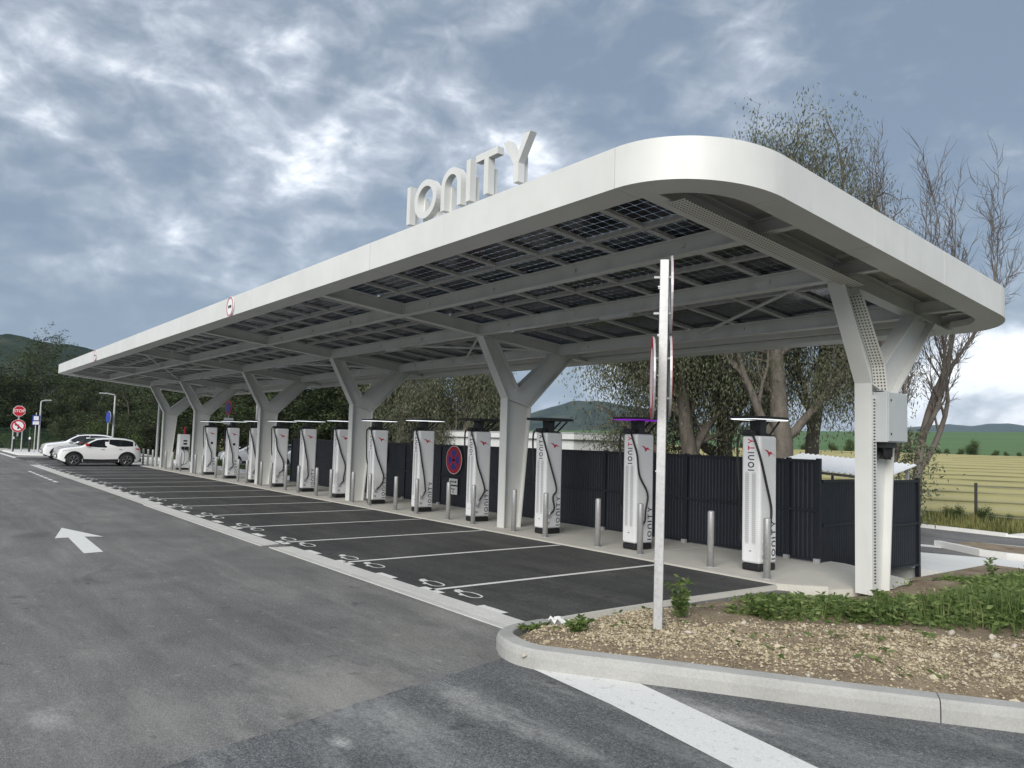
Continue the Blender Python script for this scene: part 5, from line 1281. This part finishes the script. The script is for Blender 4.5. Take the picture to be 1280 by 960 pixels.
DEAD = dict(levels=5, seg=[8, 8, 6, 5, 4], taper=[.5, .35, .3, .3, .3], wob=[.07, .10, .13, .16, .2], grav=[.04, .14, .14, .12, .05], sides=[10, 7, 5, 3, 3], kids=[(3, 4), (5, 6), (5, 6), (6, 7), (0, 0)], ang=[(10, 26), (12, 30), (15, 38), (18, 48), (0, 0)], len=[(.5, .75), (.36, .55), (.36, .56), (.4, .6), (0, 0)])
DEAD['rmin'] = .011; DEAD['from'] = [.35, .3, .25, .2, .2]
def tree_thing(name, loc, label, group, wood, crown, bark_m, leaf_m, rz=0.0, scale=1.0):
    t = thing(name, loc, label, 'tree', group, rz=rz); t.scale = (scale,)*3 if not isinstance(scale, tuple) else scale
    wood.build('trunk', M[bark_m], t, smooth=True)
    if crown is not None: crown.build('crown', M[leaf_m], t)
    return t
def tops(tr, g=None): return max([v[2] for v in tr.w.v]+([v[2] for v in g.v] if g else []))
def want(u, vtop, dist): return float(far(u, vtop, dist)[2])-ZT
ZT = -.55
def place(src, loc, rz, scale, label, group):
    c = copy_tree(src); c.location = loc; c.rotation_euler = (0, 0, rz); c.scale = scale if isinstance(scale, tuple) else (scale,)*3; tag(c, label, 'tree', group); return c
ZT = -.55
def gp(u, dist, z=ZT): p = far(u, 560, dist); return (float(p[0]), float(p[1]), z)
# large eucalyptus pair behind the fence, right of the purple-lit post
t1 = Tree(11); t1.branch((0, 0, -.2), (.03, .02, 1), 6.6, .40, 0, EUC)
big = tree_thing('eucalyptus_tree', gp(978, 25.0), 'large eucalyptus with thick trunk behind the first charging post and the fence', 'eucalyptus trees behind the fence', t1.w, leaves_euc(t1, 42000, .62, 1.2, (.09, .17), .036), 'bark', 'leaf_euc', rad(40), want(965, 124, 25)/tops(t1))
t2 = Tree(23); t2.branch((0, 0, -.2), (-.10, .0, 1), 4.6, .34, 0, EUC)
tree_thing('eucalyptus_tree', gp(862, 26.5), 'leaning eucalyptus with drooping leaves behind the purple-lit charging post', 'eucalyptus trees behind the fence', t2.w, leaves_euc(t2, 27000, .6, 1.2, (.09, .17), .036), 'bark', 'leaf_euc', rad(150), 1.0)
GE = 'eucalyptus trees behind the fence'
kq = .72*want(920, 128, 29)/tops(t2); place(bpy.data.objects['eucalyptus_tree.001'], gp(905, 29), 2.6, (kq*.8, kq*.8, kq), 'eucalyptus crown showing over the roof, left of the bare twigs', GE)
kq = want(1000, 150, 31)/tops(t1); place(big, gp(1012, 31), 4.4, (kq*.7, kq*.7, kq), 'eucalyptus crown showing over the roof, next to the bare twigs', GE)
EUC2 = dict(EUC); EUC2['from'] = [.62, .25, .2, .2, .2]; EUC2['ang'] = [(12, 34), (18, 42), (22, 50), (25, 60), (0, 0)]; EUC2['grav'] = [.02, .08, .06, .02, -.08]; EUC2['kids'] = [(6, 7), (5, 6), (4, 5), (3, 4), (0, 0)]
t10 = Tree(83); t10.branch((0, 0, -.2), (.0, .0, 1), 7.0, .30, 0, EUC2); kq = want(960, 126, 28)/tops(t10)
tree_thing('eucalyptus_tree', gp(962, 28), 'tall olive-green eucalyptus whose full crown rises over the rounded roof corner', GE, t10.w, leaves_euc(t10, 34000, .42, .7, (.10, .18), .042), 'bark', 'leaf_euc', rad(75), (kq*.95, kq*.95, kq))
# grey-green row further left
t3 = Tree(31); t3.branch((0, 0, -.2), (.05, .05, 1), 5.0, .34, 0, EUC)
e3 = tree_thing('eucalyptus_tree', gp(575, 41), 'pale-trunked eucalyptus rising behind the low white building, between two charging posts', 'eucalyptus trees behind the fence', t3.w, leaves_euc(t3, 22000, .5, 1.0, (.13, .24), .05), 'bark', 'leaf_euc')
place(e3, gp(622, 47), 2.0, .80, 'smaller eucalyptus at the right-hand end of the low white building', 'eucalyptus trees behind the fence')
place(e3, gp(500, 44), 4.1, 1.0, 'eucalyptus with thin foliage at the left-hand end of the low white building', 'eucalyptus trees behind the fence')
# bare trees
t4 = Tree(47); t4.branch((0, 0, -.2), (.06, .08, 1), 5.6, .27, 0, DEAD)
tree_thing('bare_tree', gp(1122, 23.5), 'mostly bare grey tree with long dead limbs behind the cabinet column', 'bare trees behind the canopy', t4.w, None, 'bark_dead', 'leaf_euc', 0, want(1200, 300, 23.5)/tops(t4))
t5 = Tree(53); t5.branch((0, 0, -.2), (.0, .0, 1), 6.6, .22, 0, DEAD)
tree_thing('bare_tree', gp(1108, 29), 'tall bare tree whose twigs rise over the rounded canopy corner', 'bare trees behind the canopy', t5.w, None, 'bark_dead', 'leaf_euc', rad(20), want(1120, 140, 29)/tops(t5))
t9 = Tree(59); t9.branch((0, 0, -.2), (.12, .155, 1), 6.0, .20, 0, DEAD)
tree_thing('bare_tree', gp(1138, 27), 'slender leaning bare tree rising behind the far rounded corner of the canopy', 'bare trees behind the canopy', t9.w, None, 'bark_dead', 'leaf_euc', 0, want(1215, 178, 28)/tops(t9))
# ivy-like regrowth on the bare trunk
g = MB(); r5 = np.random.default_rng(5)
ivp = gp(1135, 23.3)
for _ in range(1500):
    a = r5.uniform(0, 6.28); z = r5.uniform(.6, 3.1); rr_ = abs(r5.normal(.35, .22))*(1.3 if 1.3 < z < 2.7 else .7); leaf(g, (rr_*math.cos(a), rr_*math.sin(a), z), r5.normal(0, 1, 3)-np.array([0, 0, .6]), r5.uniform(.09, .17), .05, r5)
o = g.build('ivy_shoots', M['leaf_euc'], origin=(0, 0, 0)); o.location = ivp; tag(o, 'leafy shoots sprouting round the trunk of the bare tree', 'foliage')
# dark trees
t6 = Tree(61); t6.branch((0, 0, -.2), (.02, .0, 1), 9.0, .26, 0, DARK); c6 = leaves_round(t6, 30000, .50, (.16, .30))
t7 = Tree(67); t7.branch((0, 0, -.2), (.0, .03, 1), 7.5, .22, 0, DARK); c7 = leaves_round(t7, 24000, .5, (.16, .30))
DK = 'dark trees beyond the car park'
DL = 'dense dark green tree in the row beyond the car park'
h6, h7 = [float(np.percentile([v[2] for v in c.v], 95)) for c in (c6, c7)]
def dsc(u, vt, dist, h_, wide=1.0): k = want(u, vt-(-26 if u < 90 else -34), dist)/h_; return (k*1.25*wide, k*1.25*wide, k)
d1 = tree_thing('dark_tree', gp(68, 79), 'broad dark green tree above the stop sign and the blue sign', DK, t6.w, c6, 'bark_dark', 'leaf_dark', 0, dsc(68, 431, 79, h6)); d2 = tree_thing('dark_tree', gp(28, 84), 'tall dark tree standing behind the stop sign', DK, t7.w, c7, 'bark_dark', 'leaf_dark', 1, dsc(28, 428, 84, h7))
for i, (u, dist, vt) in enumerate([(-12, 80, 432), (-50, 78, 440), (96, 78, 447), (118, 72, 452), (140, 77, 448), (165, 70, 455), (190, 72, 440), (218, 66, 440), (245, 68, 425), (272, 62, 420), (300, 64, 410), (330, 58, 410), (362, 60, 400), (392, 54, 405), (425, 56, 390), (455, 52, 395), (-95, 82, 430)]):
    q_, hq = (d1, h6) if i % 2 else (d1, h6)
    place(q_, gp(u, dist), i*1.37, dsc(u, vt, dist, hq, 1.15 if i % 3 else 1.3), DL, DK)
# bushes
t8 = Tree(71); BUSH = dict(DARK); BUSH['kids'] = [(8, 10), (5, 6), (3, 4), (0, 0)]; BUSH['len'] = [(.5, .8), (.5, .7), (.5, .7), (0, 0)]
t8.branch((0, 0, -.1), (0, 0, 1), 1.5, .06, 0, BUSH); c8 = leaves_round(t8, 5200, .5, (.10, .2), .55)
def bush(src, loc, rz, sc_, label, group):
    if src is None:
        t = thing('bush', loc, label, 'bush', group, rz=rz); t.scale = (sc_,)*3; t8.w.build('stem', M['bark_dark'], t); c8.build('foliage', M['leaf_mid'], t); return t
    c = copy_tree(src); c.location = loc; c.rotation_euler = (0, 0, rz); c.scale = (sc_,)*3; tag(c, label, 'bush', group); return c
HB = max(v[2] for v in c8.v)
b0 = bush(None, gp(128, 66, -.1), 0, 3.4/HB, 'round light green bush behind the parked white cars', 'bushes at the far end')
for i, (u, dist, s_, z) in enumerate([(150, 67, 2.8, -.1), (172, 60, 2.2, -.1), (100, 73, 2.4, 0), (70, 73, 2.0, 0), (40, 74, 1.9, 0), (10, 74, 1.9, 0)]): bush(b0, gp(u, dist, z), i*1.1, s_/HB, 'green bush along the mesh fence and the row of dark trees', 'bushes along the mesh fence')
for i, (u, dist, s_) in enumerate([(1200, 30.4, .85), (1182, 31, .75), (1230, 30.2, .9), (1262, 30.6, .6), (1164, 31.2, .5)]): bush(b0, gp(u, dist, -.5), i*2.1, s_/HB, 'low scrubby bush at the foot of the wire fence', 'scrub along the wire fence')
def fp(u, r_): d_ = ray(u, 566)[:2]; d_ = d_/np.linalg.norm(d_); k = r_/(d_@e1); q = d_*k; return (float(q[0]), float(q[1]))
for i, (u, r_, s_) in enumerate([(1220, 121, 2.6), (1160, 123, 1.2), (1172, 123, 1.1), (1185, 122, 1.2), (1245, 124, 1.2), (1256, 124, 1.0), (1275, 124, 1.0), (1010, 121, 2.0), (1060, 122, 2.4), (1040, 122, 1.7), (1140, 123, 1.2), (1200, 122, 1.3), (1110, 123, 1.3), (960, 123, 1.6), (930, 123, 1.5)]):
    q = fp(u, r_); zz = float(zfield(121, float(np.dot(np.array(q), e2))))
    bush(b0, (q[0], q[1], zz-.2), i*1.9, s_*1.1/HB, 'tallest bush in the hedge beyond the hay field' if i == 0 else 'hedge bush between the hay field and the green crop', 'hedge beyond the hay field')
# woodland line at the foot of the hill, seen over the fence
for i, (u, dist, s_) in enumerate([(725, 95, 2.3), (745, 120, 2.6), (760, 110, 2.2), (705, 100, 2.4), (690, 105, 2.4), (780, 130, 2.6), (735, 140, 3.0)]): bush(b0, gp(u, dist, .3), i*1.3, s_*1.25/HB, 'rounded bush at the foot of the hill, seen over the dark fence', 'bushes below the hill')

# ------------------------------------------------------------------ air
hz_ = Mat('air'); hz_.t.nodes.remove(hz_.b); pv = hz_.n('ShaderNodeVolumePrincipled'); pv.inputs['Color'].default_value = (.62, .78, 1.0, 1); pv.inputs['Density'].default_value = 1.25e-4; pv.inputs['Anisotropy'].default_value = 0.0
hz_.l(pv.outputs[0], hz_.out.inputs['Volume'])
o = MB().box(-6400, 6400, -6400, 6400, -5, 420).build('haze', hz_.m); tag(o, 'thin pale air between the car park and the hills', 'haze', kind='stuff')
for o in bpy.data.objects:
    if '_o' in o: del o['_o']
